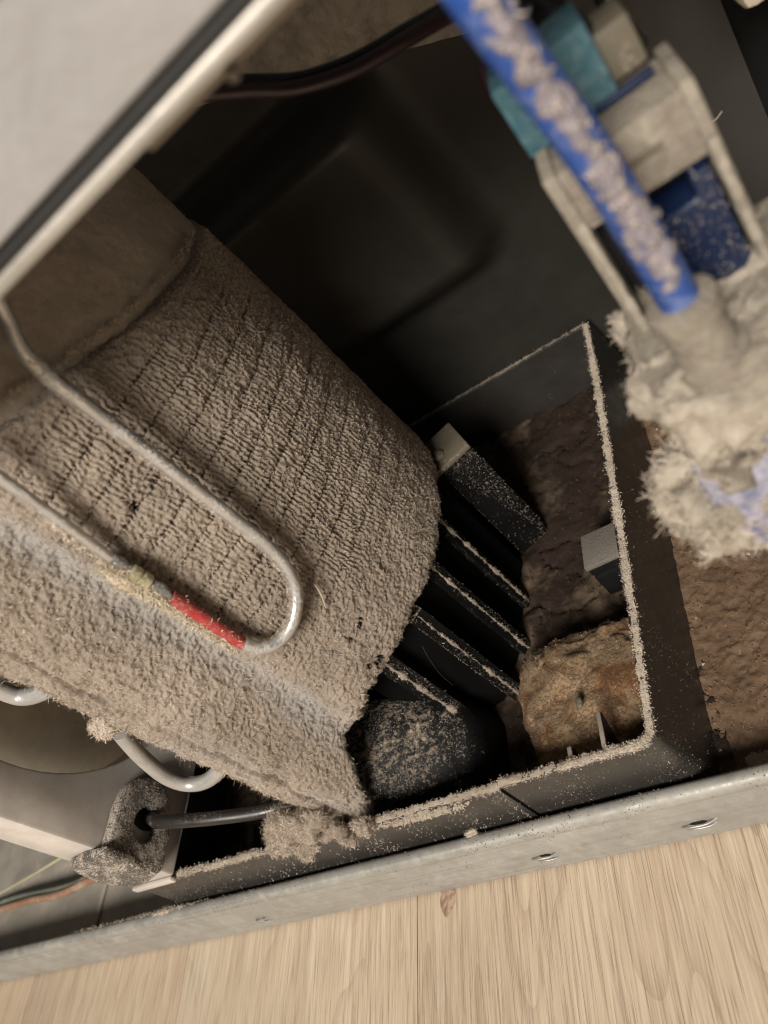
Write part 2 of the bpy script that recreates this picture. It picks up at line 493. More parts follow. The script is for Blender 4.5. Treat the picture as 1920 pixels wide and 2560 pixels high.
# ------------------------------------------------------------------ the setting: floor, base sheet
floor = mk('floor', [(-1.6, -1.6, -.004), (1.2, -1.6, -.004), (1.2, 1.0, -.004), (-1.6, 1.0, -.004)], [(0, 1, 2, 3)], MAT['wall'], smooth=False, kind='structure')
floor['label'] = 'pale oak laminate floor in front of the base rail'
seams = [-1.0]
xs = sorted([atZ(70, 2500, 0)[0], atZ(472, 2370, 0)[0], atZ(1043, 2300, 0)[0]])
seams = [xs[0] - .19 * k for k in (3, 2, 1)] + xs + [xs[-1] + .19 * k for k in range(1, 4)]
for a, b in zip(seams[:-1], seams[1:]):
    box('plank', a + .00015, b - .00015, -.9, .6, -.004, 0.0, MAT['wood'], floor, bevel=.0003)
# knot on one plank
kp = atZ(1120, 2245, .0)
kn = [(kp[0] + .0032 * math.cos(t) * (1 + .2 * math.sin(2 * t + 1)), kp[1] + .0062 * math.sin(t) * (1 + .15 * math.cos(3 * t))) for t in np.linspace(0, 2 * np.pi, 28, endpoint=False)]
prism('knot', kn, 2, -.0006, .00004, surf('brown_knot', (.27, .175, .125), .5, var=.3, vscale=500, col2=(.42, .31, .23), c2scale=420, c2a=.42, c2b=.6), floor, bevel=0)

base = box('base_pan', -.60, .16, .0950, .33, .004, .007, MAT['pan'], None, bevel=.0006, label='dull grey sheet metal base pan behind the rail', cat='base pan')
for (x0, x1, y0, y1) in ((-.47, -.335, .150, .154), (-.399, -.395, .10, .150)):
    box('pressed_rib', x0, x1, y0, y1, .0071, .0088, MAT['pan'], base, bevel=.0007)

# ------------------------------------------------------------------ base rail
prof = spline([(.0868, .0012), (.0855, .0016), (.0857, .008), (.0868, .016), (.0879, .0218), (.0881, .0232), (.0873, .0244), (.0873, .0268), (.0884, .0286), (.0902, .0291), (.0918, .0284), (.0926, .0264), (.0928, .020), (.0928, .004)], 6)
NX = 300; xs_ = np.linspace(-.62, .18, NX)
V = np.zeros((NX, len(prof), 3)); V[:, :, 0] = xs_[:, None]; V[:, :, 1] = prof[None, :, 0]; V[:, :, 2] = prof[None, :, 1]
V = V.reshape(-1, 3); V[:, 1] += .00035 * fbm(V * [1, 2, 2], .05, 3, 3); V[:, 2] += .0003 * fbm(V, .07, 2, 5)
RAIL_HOLES = [atY(660, 2297, .0868), atY(1366, 2141, .0868), atY(1748, 2060, .0868)]
for i, h in enumerate(RAIL_HOLES):                              # pressed-in dents round the pierced tabs
    d2 = ((V[:, 0] - h[0]) / .007) ** 2 + ((V[:, 2] - h[2]) / .0035) ** 2
    V[:, 1] += np.where(V[:, 1] < .0895, .0014 * np.exp(-d2), 0)
rail = mk('base_rail', V, grid_faces(NX, len(prof)), MAT['galv'], label='long galvanised steel rail along the floor with rolled top edge', cat='rail', sharp=60)
for i, h in enumerate(RAIL_HOLES):
    w = (.0050, .0070, .0074)[i]; hh = (.0028, .0032, .0028)[i]
    # dark pierced slot
    t = np.linspace(0, 2 * np.pi, 18, endpoint=False)
    sl = [(h[0] + w * math.cos(a), h[2] + hh * .8 * math.sin(a) + .0005 * math.sin(3 * a) + (.0006 * math.cos(a))) for a in t]
    prism('pierced_slot', sl, 1, h[1] + .0002, h[1] + .0012, MAT['void'], rail, bevel=0)
    # bent metal burr below / above the slot
    P = np.array([(h[0] - w * .8, h[1] - .0002, h[2] + hh * .2), (h[0] - w * .3, h[1] - .0012, h[2] + hh * .75), (h[0] + w * .35, h[1] - .0010, h[2] + hh * .55), (h[0] + w * .9, h[1] - .0001, h[2] + hh * .9)])
    tube('metal_burr', P, .0004, MAT['galv'], rail, seg=7, n=5)
    tube('metal_burr', P[::-1] + [0, .0004, -hh * 1.1], .00035, MAT['galv'], rail, seg=7, n=5)

# ------------------------------------------------------------------ compartment walls
# back wall: dark sheet, leaning forward at the top, with a pressed box shape
nx, nz = 150, 110
X, Z = np.meshgrid(np.linspace(-.50, .040, nx), np.linspace(.004, .262, nz), indexing='ij')
Y = .300 - .0 * X - .030 * sstep(.11, .26, Z)
cx0, cx1, cz0, cz1 = -.30, -.078, .118, .185
dx = np.maximum(np.maximum(cx0 - X, X - cx1), 0); dz = np.maximum(np.maximum(cz0 - Z, Z - cz1), 0)
Y = Y - .026 * (1 - sstep(0., .022, np.hypot(dx, dz)))
V = np.stack([X, Y, Z], -1).reshape(-1, 3)
wall = mk('compartment_back_wall', V, grid_faces(nx, nz)[:, ::-1], MAT['wall'], label='dark sheet back wall of the compartment with a pressed box shape', cat='wall')
# taupe liner leaning over the top
nx, nz = 200, 90
A, B = np.meshgrid(np.linspace(-.16, .0, nx), np.linspace(0, 1, nz), indexing='ij')
zl = np.clip(.2185 - .47 * (A + .090), .180, .236)                       # lower edge drops to the right
V = np.stack([A, .2520 - .010 * B, zl + (.266 - zl) * B], -1).reshape(-1, 3)
V[:, 1] += .0010 * fbm(V, .0045, 2, 21) + .0006 * np.abs(fbm(V, .0022, 2, 22))
liner = mk('top_liner', V, grid_faces(nx, nz)[:, ::-1], MAT['liner'], label='grey pebbled liner sheet behind the wires at the top', cat='liner')

# grey side sheet right behind the valve, with a black gap beyond
box('side_sheet', -.006, .036, .262, .266, .004, .30, MAT['wallr'], None, bevel=.0008, label='dark grey upright sheet behind the white valve', cat='sheet')
box('gap_shade_sheet', .030, .30, .305, .31, .004, .34, MAT['void'], None, bevel=.0006, label='matte black sheet standing in for the dark gap right of the grey sheet', cat='panel')  # added black sheet: the empty gap's shade put into its colour
vb = atY(1905, 8, .20)
box('pale_duct', vb[0] - .004, vb[0] + .05, .198, .215, vb[2] + .0, vb[2] + .05, MAT['beige'], None, bevel=.003, label='beige plastic corner at the top right of the opening', cat='duct')

# back panel of the appliance (near, at top left)
zb = .2462
cov = empty('back_panel', (-.12, .089, zb), 'light grey painted back panel hanging over the compartment opening', 'panel')
box('panel_sheet', -.62, .06, .0870, .0900, zb, .60, MAT['cover'], cov, bevel=.0009)
box('gasket', -.62, .06, .0885, .0925, .2442, .2465, MAT['gasket'], cov, bevel=.0004)
box('folded_lip', -.62, .06, .0885, .0945, .2420, .2441, MAT['lip'], cov, bevel=.0007)
q0, q1 = atY(400, 372, .098), atY(735, 20, .098)
box('flange', q0[0], .05, .0950, .1010, q0[2] + .0006, .2440, MAT['lip'], cov, bevel=.0006)
tube('panel_crease', [(-.6, .0868, .262), (-.2, .0868, .262), (.05, .0868, .262)], .0011, MAT['cover'], cov, seg=10, n=3)
qs = atY(585, 178, .0955)
lathe('rivet', (qs[0], .0945, qs[2]), (0, -1, 0), [(0, .0009), (.0005, .0008), (.0009, .0004)], MAT['lip'], cov, seg=12)

# ------------------------------------------------------------------ drip tray
ZR = .050
tray = empty('drip_tray', (-.18, .19, .008), 'black plastic drip tray with dusty rim under the condenser', 'tray')


def wallseg(name, a, b, zt, zb_, out, th, mat=MAT['tray']):
    """upright wall from a to b (XY, outer rim line); out = XY outward draft at the bottom"""
    a, b, out = np.array(a), np.array(b), np.array(out)
    d = (b - a) / np.linalg.norm(b - a); n = np.array([d[1], -d[0]])
    if n @ out < 0: n = -n
    n_seg = 40; V = []; F = []
    pr = [(0, zt - .0005), (-.0006, zt), (-th + .0006, zt), (-th, zt - .0005), (-th + .3 * np.linalg.norm(out), zb_), (np.linalg.norm(out), zb_)]
    for i in range(n_seg + 1):
        p = a + (b - a) * i / n_seg
        for o_, z in pr: V.append((*(p + n * o_), z))
    k = len(pr)
    for i in range(n_seg):
        for j in range(k): F.append((i * k + j, i * k + (j + 1) % k, (i + 1) * k + (j + 1) % k, (i + 1) * k + j))
    F.append(tuple(range(k))); F.append(tuple(n_seg * k + j for j in range(k))[::-1])
    return mk(name, V, F, mat, tray, smooth=False)


segs = [(-.3020, -.2763, .0952, .0500), (-.2755, -.2590, .0950, .0502), (-.2583, -.1186, .0946, .0500), (-.1178, -.0700, .0952, .0502)]
TRAYW = []
for x0, x1, y, zt in segs:
    TRAYW.append(wallseg('front_wall', (x0, y), (x1, y), zt, .010, (0, -.0012), .0024))
# rounded right front corner, then the right wall and the back wall
arc = [(-.0700 + .0042 * math.sin(t), .0952 + .0042 - .0042 * math.cos(t)) for t in np.linspace(0, math.pi / 2, 8)]
V, F = [], []
for t in np.linspace(-.03, math.pi / 2 + .03, 14):
    for o_, z in ((0, .0496), (-.0006, .0501), (-.0020, .0501), (-.0026, .0496), (.001, .010), (.0012 + .0043 * sstep(0, 1.5, t), .010)):
        r_ = .0042 + o_; V.append((-.0700 + r_ * math.sin(t), .0994 - r_ * math.cos(t), z))
for a in range(13):
    for b in range(6): F.append((a * 6 + b, a * 6 + (b + 1) % 6, (a + 1) * 6 + (b + 1) % 6, (a + 1) * 6 + b))
TRAYW.append(mk('corner', V, F, MAT['tray'], tray, sharp=30))
TRAYW.append(wallseg('side_wall', (-.0658, .0985), (-.0520, .2950), .0502, .010, (.0055, 0), .0028))
TRAYW.append(wallseg('back_wall', (-.0522, .2950), (-.2900, .2960), .0502, .010, (0, .001), .0024))
TRAYW.append(wallseg('end_wall', (-.3018, .0960), (-.3018, .2955), .0490, .010, (-.001, 0), .0024))
# tray floor with sludge
nx, ny = 180, 150
X, Y = np.meshgrid(np.linspace(-.299, -.056, nx), np.linspace(.098, .294, ny), indexing='ij')
V = np.stack([X, Y, np.zeros_like(X)], -1).reshape(-1, 3)
crack = np.abs(vn(V[:, 0] / .017, V[:, 1] / .017, 0, 5) + .4 * vn(V[:, 0] / .006, V[:, 1] / .006, 0, 6))
V[:, 2] = .013 + .0022 * fbm(V, .02, 4, 31) + .0013 * fbm(V, .0045, 3, 37) - .0026 * (1 - sstep(0, .10, crack))
V[:, 2] += .004 * sstep(.20, .29, V[:, 1])
mk('sludge_bed', V, grid_faces(nx, ny), MAT['sludge'], tray)
tsV, tsF = V, grid_faces(nx, ny)
P, Nn = tri_sample(tsV, tsF, 2200); cV, cF = crumbs(P, Nn, .0003, .0011); mk('sludge_grain', cV, cF, MAT['dark_grit'], tray, smooth=False, kind='stuff')
P, Nn = tri_sample(tsV, tsF, 2500); fV, fF = fibers(P, Nn, .001, .004, .00016, .5, .4, 4); mk('sludge_fibre', fV, fF, MAT['dark_grit'], tray, kind='stuff')
P, Nn = tri_sample(tsV, tsF, 900); cV, cF = crumbs(P, Nn, .0005, .0017); mk('debris_crumb', cV, cF, MAT['sludge'], tray, smooth=False, kind='stuff')
# inner clips at the front wall
for u, v, ln in ((1428, 1905, .0052), (1512, 1880, .0135)):
    cc = atY(u, v, .0972)
    g = prism('gusset', [(.0970, ZR - .0008), (.0970 + ln, ZR - .0014), (.0970 + ln * .9, ZR - .0040), (.0970, ZR - .020)], 0, cc[0] - .0008, cc[0] + .0008, MAT['black'], tray, bevel=.0003)
    box('gusset_dust', cc[0] - .0009, cc[0] + .0006, .0975, .0970 + ln, ZR - .0013, ZR - .0006, MAT['dust'], tray, bevel=.0003)


def rim_dust(name, pts, w, h, nfib, seed, parent, mat='pale', fm='palef', base_w=.0009):
    """lumpy ridge of dust along a rim"""
    P, Lg = resample(np.array(pts, float), max(30, int(np.linalg.norm(np.diff(np.array(pts), axis=0), axis=1).sum() / .0005)))
    n = len(P); T = np.gradient(P, axis=0); T /= np.linalg.norm(T, axis=1)[:, None]; S = np.cross(T, [0, 0, 1.]); S /= np.linalg.norm(S, axis=1)[:, None]
    k = 7; a = np.linspace(0, np.pi, k)
    amp = .38 + .60 * vn(P[:, 0] / .013, P[:, 1] / .013, 0, seed) + .40 * vn(P[:, 0] / .0035, P[:, 1] / .0035, 0, seed + 1) + .25 * vn(P[:, 0] / .0012, P[:, 1] / .0012, 0, seed + 2)
    amp = np.clip(amp, .03, 1.5)[:, None]
    V = P[:, None, :] + S[:, None, :] * (np.cos(a)[None, :] * w * (.65 + .35 * amp))[:, :, None] + np.array([0, 0, 1.])[None, None, :] * (np.sin(a)[None, :] * h * amp)[:, :, None]
    V = V.reshape(-1, 3); V += .0005 * np.stack([fbm(V, .0018, 3, seed + 3), fbm(V, .0018, 3, seed + 4), fbm(V, .0014, 3, seed + 5)], 1)
    F = grid_faces(n, k)
    o = mk(name, V, F, MAT[mat], parent, kind='stuff')
    Q, Nn = tri_sample(V, F, nfib); Nn = np.where(Nn[:, 2:3] < -.05, -Nn, Nn)
    fV, fF = fibers(Q[::3], Nn[::3], .0004, .0016, .00011, .9, .5, 3)
    mk(name + '_fibre', fV, fF, MAT[fm], parent, kind='stuff')
    Q, Nn = tri_sample(V, F, nfib * 2); Nn = np.where(Nn[:, 2:3] < -.05, -Nn, Nn)
    Q = Q + RNG.normal(0, .00055, Q.shape) * [1, 1, .25]
    fV, fF = crumbs(Q, Nn, .00008, .00034); mk(name + '_grain', fV, fF, MAT[mat], parent, smooth=False, kind='stuff')
    return o


for i, (x0, x1, y, zt) in enumerate(segs):
    rim_dust('rim_dust', [(x0, y + .0012, zt), (x1, y + .0012, zt)], .0013 if i < 3 else .0014, .0004 if i < 2 else .0011, int(24000 * (x1 - x0)) + 200, 40 + i, tray)
rim_dust('rim_dust', [(-.0700, .0965, .0503), (-.0672, .0985, .0503), (-.0667, .105, .0503), (-.0610, .175, .0503), (-.0556, .25, .0503), (-.0534, .293, .0503)], .0015, .0008, 4200, 51, tray)
rim_dust('rim_dust', [(-.0540, .2940, .0503), (-.12, .2943, .0503), (-.20, .2946, .0503)], .0008, .0002, 400, 52, tray, 'dust', 'fuzz')


def speckle(target, n_c, n_f, parent, seed, wfun=None, rmin=.00005, rmax=.00026, mat='dust', fm='fuzz', out=None, lmin=.0006, lmax=.0022):
    """dust grains and lint flecks stuck to a built surface"""
    rng = np.random.default_rng(seed); V, F = world_va(target) if not isinstance(target, tuple) else target
    if n_c:
        P, Nn = tri_sample(V, F, n_c, rng, wfun)
        if out is not None: Nn = np.where((Nn @ np.array(out))[:, None] < 0, -Nn, Nn)
        cV, cF = crumbs(P, Nn, rmin, rmax, rng)
        mk('dust_grain', cV, cF, MAT[mat], parent, smooth=False, kind='stuff')
    if n_f:
        P, Nn = tri_sample(V, F, n_f, rng, wfun)
        if out is not None: Nn = np.where((Nn @ np.array(out))[:, None] < 0, -Nn, Nn)
        fV, fF = fibers(P, Nn, lmin * .7, lmax * .6, .00012, .9, .2, 3, rng)
        mk('dust_fleck', fV, fF, MAT[fm], parent, kind='stuff')


def near_rim(dens, zr=.05, fall=.006, sc=.010, sd=0):
    return lambda C, n_: (dens + np.exp(-(zr - C[:, 2]) / fall)) * np.clip(.25 + vn(C[:, 0] / sc, C[:, 1] / sc, C[:, 2] / sc, sd), .02, 1)


F_ = (0, -1, .2)
speckle(TRAYW[2], 2200, 1500, tray, 1, lambda C, n_: (np.abs(n_[:, 1]) > .3) * (C[:, 1] < .0950) * near_rim(.05)(C, n_), out=F_, rmax=.0004, mat='pale', fm='palef')
speckle(TRAYW[0], 500, 60, tray, 2, lambda C, n_: (C[:, 1] < .0955) * 1., out=F_, rmax=.0003); speckle(TRAYW[1], 400, 50, tray, 3, lambda C, n_: (C[:, 1] < .0953) * 1., out=F_, rmax=.0003)
speckle(TRAYW[3], 800, 400, tray, 4, lambda C, n_: (np.abs(n_[:, 1]) > .3) * (C[:, 1] < .0956) * near_rim(.04, fall=.005)(C, n_), out=F_)
speckle(TRAYW[4], 420, 220, tray, 5, near_rim(.03, fall=.008), out=(1, -1, .3))
speckle(TRAYW[5], 1300, 300, tray, 6, lambda C, n_: (np.abs(n_[:, 0]) > .3) * (C[:, 0] > -.0665 + (C[:, 1] - .0985) * .07 - .0003) * near_rim(.004, fall=.0036)(C, n_) * np.exp(-(C[:, 1] - .1) / .05), out=(1, 0, .2), rmax=.00026)

# black stand with upright ribs under the condenser
stand = empty('condenser_stand', (-.15, .17, .014), 'black ribbed stand holding the condenser above the tray', 'stand')
ctr = np.array([-.185, .205])
RIBS = [((-.118, .188), .0822, .0026), ((-.121, .166), .0815, .0028), ((-.127, .147), .081, .0030), ((-.142, .1345), .080, .0036)]
for i, (p, zt, th) in enumerate(RIBS):
    p = np.array(p); d = p - ctr; d /= np.linalg.norm(d); n = np.array([-d[1], d[0]])
    zbt = .013 if i < 3 else .016
    V = []
    for z in (zbt, zt):
        for a, b in ((0, th), (0, -th), (-.032, -th), (-.032, th)):
            q = p + d * a + n * b; V.append((q[0], q[1], z))
    rb = mk('rib', V, [(0, 1, 2, 3), (7, 6, 5, 4), (0, 4, 5, 1), (1, 5, 6, 2), (2, 6, 7, 3), (3, 7, 4, 0)], MAT['blackd'], stand, smooth=False)
    # dust riding on the outer edge
    Lp = np.array([(*(p + d * .0004), z) for z in np.linspace(zbt + .001, zt, 90)])
    Vd, Fd = tube_va(Lp, (.0012 if i == 3 else .0007) * np.clip(.65 + .75 * vn(Lp[:, 2] / .005, i, 0, 4) + .4 * vn(Lp[:, 2] / .0015, i, 0, 5), .25, 1.5), 10, rough=.0007, seed=60 + i)
    mk('edge_dust', Vd, Fd, MAT['dust'], stand, kind='stuff')
    Q, Nn = tri_sample(Vd, Fd, 900 if i < 3 else 1500); fV, fF = fibers(Q, Nn, .0004, .0013, .00012, .9, .4, 4)
    mk('edge_fibre', fV, fF, MAT['fuzz'], stand, kind='stuff')
    speckle(rb, 1800, 800, stand, 70 + i, lambda C, n_: np.clip(.2 + vn(C[:, 0] / .003, C[:, 1] / .003, C[:, 2] / .005, 3), .02, 1), rmin=.00006, rmax=.00026, mat='dust', fm='fuzz')
RP = [(-.1150, .2080)] + [r_[0] for r_ in RIBS] + [(-.1600, .1330)]
for a, b in zip(RP[:-1], RP[1:]):
    a, b = np.array(a), np.array(b); a = ctr + (a - ctr) * .945; b = ctr + (b - ctr) * .885
    V = [(a[0], a[1], .012), (b[0], b[1], .012), (b[0], b[1], .084), (a[0], a[1], .084)]
    n = np.cross(np.array(V[1]) - V[0], [0, 0, 1.]); n /= np.linalg.norm(n); V = np.vstack([V, np.array(V) - n * .0012])
    mk('louvre', V, [(0, 1, 2, 3), (7, 6, 5, 4), (0, 4, 5, 1), (1, 5, 6, 2), (2, 6, 7, 3), (3, 7, 4, 0)], MAT['louvre'], stand, smooth=False)
# drum the ribs stand against
drum = [(d_, r_) for d_, r_ in ((0, .052), (.003, .0555), (.066, .0555), (.068, .05))]
lathe('drum', (-.185, .205, .013), (0, 0, 1), drum, MAT['black'], stand, seg=48)
# corner column with cream cap
cx, cy = -.1125, .222
colm = box('column', cx - .009, cx + .007, cy - .006, cy + .012, .014, .0785, MAT['blackd'], stand, bevel=.0012, rot=(math.radians(24), 'Z'))
speckle(colm, 4200, 2600, stand, 80, lambda C, n_: np.clip(.4 + vn(C[:, 0] / .004, C[:, 1] / .004, C[:, 2] / .004, 3), .05, 1), rmax=.0003)
capo = box('cap_plate', cx - .014, cx + .008, cy - .010, cy + .011, .0786, .0815, MAT['cream'], stand, bevel=.0007, rot=(math.radians(24), 'Z'))
lathe('screw_head', (cx - .003, cy - .003, .0815), (0, 0, 1), [(0, .0032), (.0008, .0032), (.0018, .0022), (.0021, .0008)], MAT['cream'], capo, seg=20)

# black foot (rounded hump) at the front of the tray
def blob(name, c, rx, ry, rz, mat, parent, p=2.6, amp=.0, sc=.006, seed=0, nu=90, nv=60, zcut=None, **k):
    th, ph = np.meshgrid(np.linspace(0, 2 * np.pi, nu), np.linspace(-np.pi / 2, np.pi / 2, nv), indexing='ij')
    def sp(x, e): return np.sign(x) * np.abs(x) ** e
    e = 2. / p
    V = np.stack([rx * sp(np.cos(ph), e) * sp(np.cos(th), e), ry * sp(np.cos(ph), e) * sp(np.sin(th), e), rz * sp(np.sin(ph), e)], -1).reshape(-1, 3)
    Nn = V / np.array([rx, ry, rz]) ** 2; Nn /= np.linalg.norm(Nn, axis=1)[:, None] + 1e-9
    V = V + np.array(c)
    if amp: V = V + Nn * (amp * fbm(V, sc, 4, seed))[:, None]
    if zcut is not None: V[:, 2] = np.maximum(V[:, 2], zcut)
    F = grid_faces(nu, nv)
    return mk(name, V, F, mat, parent, **k), V, F


foot = empty('rubber_foot', (-.163, .122, .013), 'black rounded rubber foot sprinkled with dust beside the tray front', 'foot')
fo, fV0, fF0 = blob('foot_body', (-.166, .1245, .028), .033, .0215, .028, MAT['footm'], foot, p=3.6, amp=.0013, sc=.014, seed=5)
me = fo.data; co = np.empty(len(me.vertices) * 3, np.float32); me.vertices.foreach_get('co', co); co = co.reshape(-1, 3)
up_ = np.clip(co[:, 2] / .056, 0, 1)
co[:, 2] -= up_ * (.014 * np.clip((co[:, 0] + .006) / .033, -.3, 1) + .010 * np.clip(-co[:, 1] / .02, -.2, 1)); co[:, 0] -= up_ * .004
me.vertices.foreach_set('co', co.ravel()); me.update()
fV0 = co.astype(float) + WL[fo.name]
fo_m = lambda C, n_: np.clip(n_[:, 2] * 1.5 - .10 - (C[:, 0] + .166) * 28 + .8 * vn(C[:, 0] / .006, C[:, 1] / .006, C[:, 2] / .006, 8) + .5 * vn(C[:, 0] / .002, C[:, 1] / .002, C[:, 2] / .002, 9), 0, 1.4)
speckle((fV0, fF0), 12000, 4500, foot, 90, fo_m, rmin=.00006, rmax=.00026, mat='pale', fm='palef')

# stained block and pale clip standing in the tray
blk, bV, bF = blob('stained_block', (-.0915, .1265, .0205), .0255, .0265, .0180, MAT['block'], None, p=4.0, amp=.0040, sc=.009, seed=14, nu=140, nv=90,
                   label='brown stained foam block in the tray corner behind the front rim', cat='foam block')
speckle((bV, bF), 2500, 3000, blk, 95, lambda C, n_: (C[:, 2] > .015) * 1., rmin=.0001, rmax=.0004, mat='brown', fm='brownf')
speckle((bV, bF), 900, 2200, blk, 97, lambda C, n_: (n_[:, 2] > .2) * np.clip(.4 + vn(C[:, 0] / .006, C[:, 1] / .006, 0, 8), .1, 1), fm='fuzz', rmax=.0003)
pb = atZ(1448, 1756, .0418)
blob('nut_crumb', (pb[0], pb[1], .0418), .0014, .0019, .0012, MAT['cream'], blk, p=2, amp=.0004, sc=.001, nu=24, nv=16)
tc_ = [atZ(1450, 1342, .034), atZ(1547, 1298, .034), atZ(1575, 1371, .034), atZ(1460, 1423, .034)]
clip = empty('pale_clip', (float(tc_[0][0]) + .008, .19, .014), 'small pale grey square clip with black base against the tray side', 'clip')
prism('clip_top', [(p[0], p[1]) for p in tc_], 2, .0315, .034, MAT['chip'], clip, bevel=.0004)
prism('clip_base', [(p[0] + .0006 * (1 if i in (0, 3) else -1), p[1]) for i, p in enumerate(tc_)], 2, .013, .0267, MAT['black'], clip, bevel=.0004)
prism('clip_step', [(p[0] + .0003 * (1 if i in (0, 3) else -1), p[1] + .0006) for i, p in enumerate(tc_)], 2, .0272, .0314, MAT['black'], clip, bevel=.0004)

# brown dirt lying on the base right of the tray
nx, ny = 190, 240
X, Y = np.meshgrid(np.linspace(-.060, .045, nx), np.linspace(.0945, .262, ny), indexing='ij')
V = np.stack([X, Y, np.zeros_like(X)], -1).reshape(-1, 3)
V[:, 2] = .0135 + .0012 * fbm(V, .012, 3, 61) + .0008 * fbm(V, .0026, 3, 63) + .0005 * fbm(V, .001, 2, 64)
bed = mk('dirt_bed', V, grid_faces(nx, ny), MAT['brown'], None, label='brown gritty dirt covering the base pan right of the tray', cat='dirt', kind='stuff')
Q, Nn = tri_sample(V, grid_faces(nx, ny), 9000); fA, fB = fibers(Q, Nn, .0006, .0022, .00018, .9, .1, 3); mk('dirt_fibre', fA, fB, MAT['brownf'], bed, kind='stuff')
Q, Nn = tri_sample(V, grid_faces(nx, ny), 2600); fA, fB = crumbs(Q, Nn, .0003, .0009); mk('dirt_grain', fA, fB, MAT['brown'], bed, smooth=False, kind='stuff')
Q, Nn = tri_sample(V, grid_faces(nx, ny), 60); fA, fB = crumbs(Q, Nn, .0006, .0012); mk('pale_grain', fA, fB, MAT['pale'], bed, smooth=False, kind='stuff')
rim_dust('rail_side_lint', [(-.052, .0975, .0150), (-.03, .0985, .0150), (.03, .0985, .0150)], .004, .0016, 2200, 77, bed)

# ------------------------------------------------------------------ fan shroud at left
XS = -.275
shr = empty('fan_shroud', (-.287, .16, .052), 'off white plastic fan shroud with round opening left of the condenser', 'fan shroud')
cyc, czc, RC = .184, .135, .070
yz = [(.0950, .052), (.275, .052), (.275, .232), (.0950, .232)]
hole = [(cyc + RC * math.cos(t), czc + RC * math.sin(t)) for t in np.linspace(0, 2 * np.pi, 64, endpoint=False)]
prism('shroud_plate', yz, 0, XS - .0215, XS, MAT['shroud'], shr, bevel=.0012, holes=[hole])
ring = [(-.016, RC + .0002), (-.016, RC - .0030), (.0002, RC - .0014), (.0006, RC + .0010)]
# inner duct wall and fan hub / blades
lathe('fan_plate', (XS - .0330, cyc, czc), (1, 0, 0), [(0, RC + .006), (.002, RC + .006), (.006, .060), (.013, .035), (.015, .010)], MAT['beige'], shr, seg=64)
# small foot lip along the bottom
box('bottom_lip', XS - .026, XS - .0002, .0930, .0949, .0500, .0535, MAT['shroud'], shr, bevel=.0006)

# foam pad with cable hole
pad = empty('foam_grommet', (XS, .11, .055), 'dust speckled dark foam grommet wrapped round the shroud corner', 'grommet')
XP = XS + .0062
poly = [tuple(atX(u, v, XP)[1:]) for u, v in ((266, 2132), (282, 2072), (298, 2010), (318, 1966), (345, 1946), (378, 1942), (408, 1956), (426, 1990), (430, 2040), (424, 2100), (408, 2176), (392, 2186))]
holep = [tuple(atX(368 + 31 * math.cos(t) - 6 * math.sin(t), 2060 + 46 * math.sin(t), XP)[1:]) for t in np.linspace(0, 2 * np.pi, 22, endpoint=False)]
prism('foam_pad', poly, 0, XS + .0003, XP, MAT['foam'], pad, bevel=.0012, holes=[holep])
prism('foam_flap', [tuple(atY(u, v, .0915)[[0, 2]]) for u, v in ((262, 2136), (392, 2188), (372, 2205), (330, 2218), (285, 2216), (240, 2206), (195, 2186), (172, 2166), (205, 2150))], 1, .0915, .0949, MAT['foam'], pad, bevel=.0008)
lathe('hole_shadow', (XS + .0001, .1155, .0722), (1, 0, 0), [(0, .0080), (.0004, .0080)], MAT['void'], pad, seg=20)
for o in [c for c in pad.children if c.name.startswith('foam')]:
    speckle(o, 1500, 0, pad, 130, None, rmin=.00015, rmax=.00042, mat='dust')

cp = [(XS - .006, .1125, .0705), (XS + .004, .1115, .0715), (XS + .011, .1085, .0728), (XS + .022, .1068, .0715), (XS + .038, .1065, .0655), (XS + .055, .108, .057), (XS + .075, .112, .048), (XS + .10, .118, .040)]
tube('power_cable', cp, .0027, MAT['cable'], seg=18, label='black cable running from the foam grommet towards the tray', cat='cable')

# loose wires on the base at left
for nm, px, r, mm, lb in (('orange_wire', [(-60, 2292), (20, 2268), (80, 2250), (150, 2236), (220, 2203), (262, 2188)], .0021, 'orange', 'dusty orange wire lying on the base pan'),
                          ('green_wire', [(-40, 2272), (40, 2243), (110, 2228), (170, 2214), (215, 2195), (250, 2176)], .0013, 'green', 'thin green wire lying beside the orange one'),
                          ('yellow_wire', [(-40, 2254), (20, 2222), (80, 2188), (140, 2152), (190, 2120)], .0008, 'straw', 'thin pale yellow wire arching over the base pan')):
    zz = .0105 if nm != 'yellow_wire' else .022
    tube(nm, [atZ(u, v, zz + .002 * k) for k, (u, v) in enumerate(px)], r, MAT[mm], label=lb, cat='wire')

# ------------------------------------------------------------------ condenser: bent finned coil under a felt of dust
CS = spline([(-.1300, .2440), (-.1175, .222), (-.1125, .196), (-.1150, .172), (-.1235, .149), (-.1345, .1305), (-.1450, .1200), (-.1525, .1170),
             (-.1585, .1168), (-.1650, .1095), (-.1735, .1022), (-.1860, .1000), (-.1975, .1020), (-.2045, .1085), (-.2060, .1180), (-.2030, .1300)], 20)
NS, NZ = 780, 600
C2, LC = resample(CS, NS)
Tn = np.gradient(C2, axis=0); Tn /= np.linalg.norm(Tn, axis=1)[:, None]; Nrm2 = np.stack([-Tn[:, 1], Tn[:, 0]], 1)
if Nrm2[NS // 2] @ np.array([.5, -.5]) < 0: Nrm2 = -Nrm2
sarc = np.linspace(0, LC, NS)


def near_s(x, y): return sarc[np.argmin((C2[:, 0] - x) ** 2 + (C2[:, 1] - y) ** 2)]


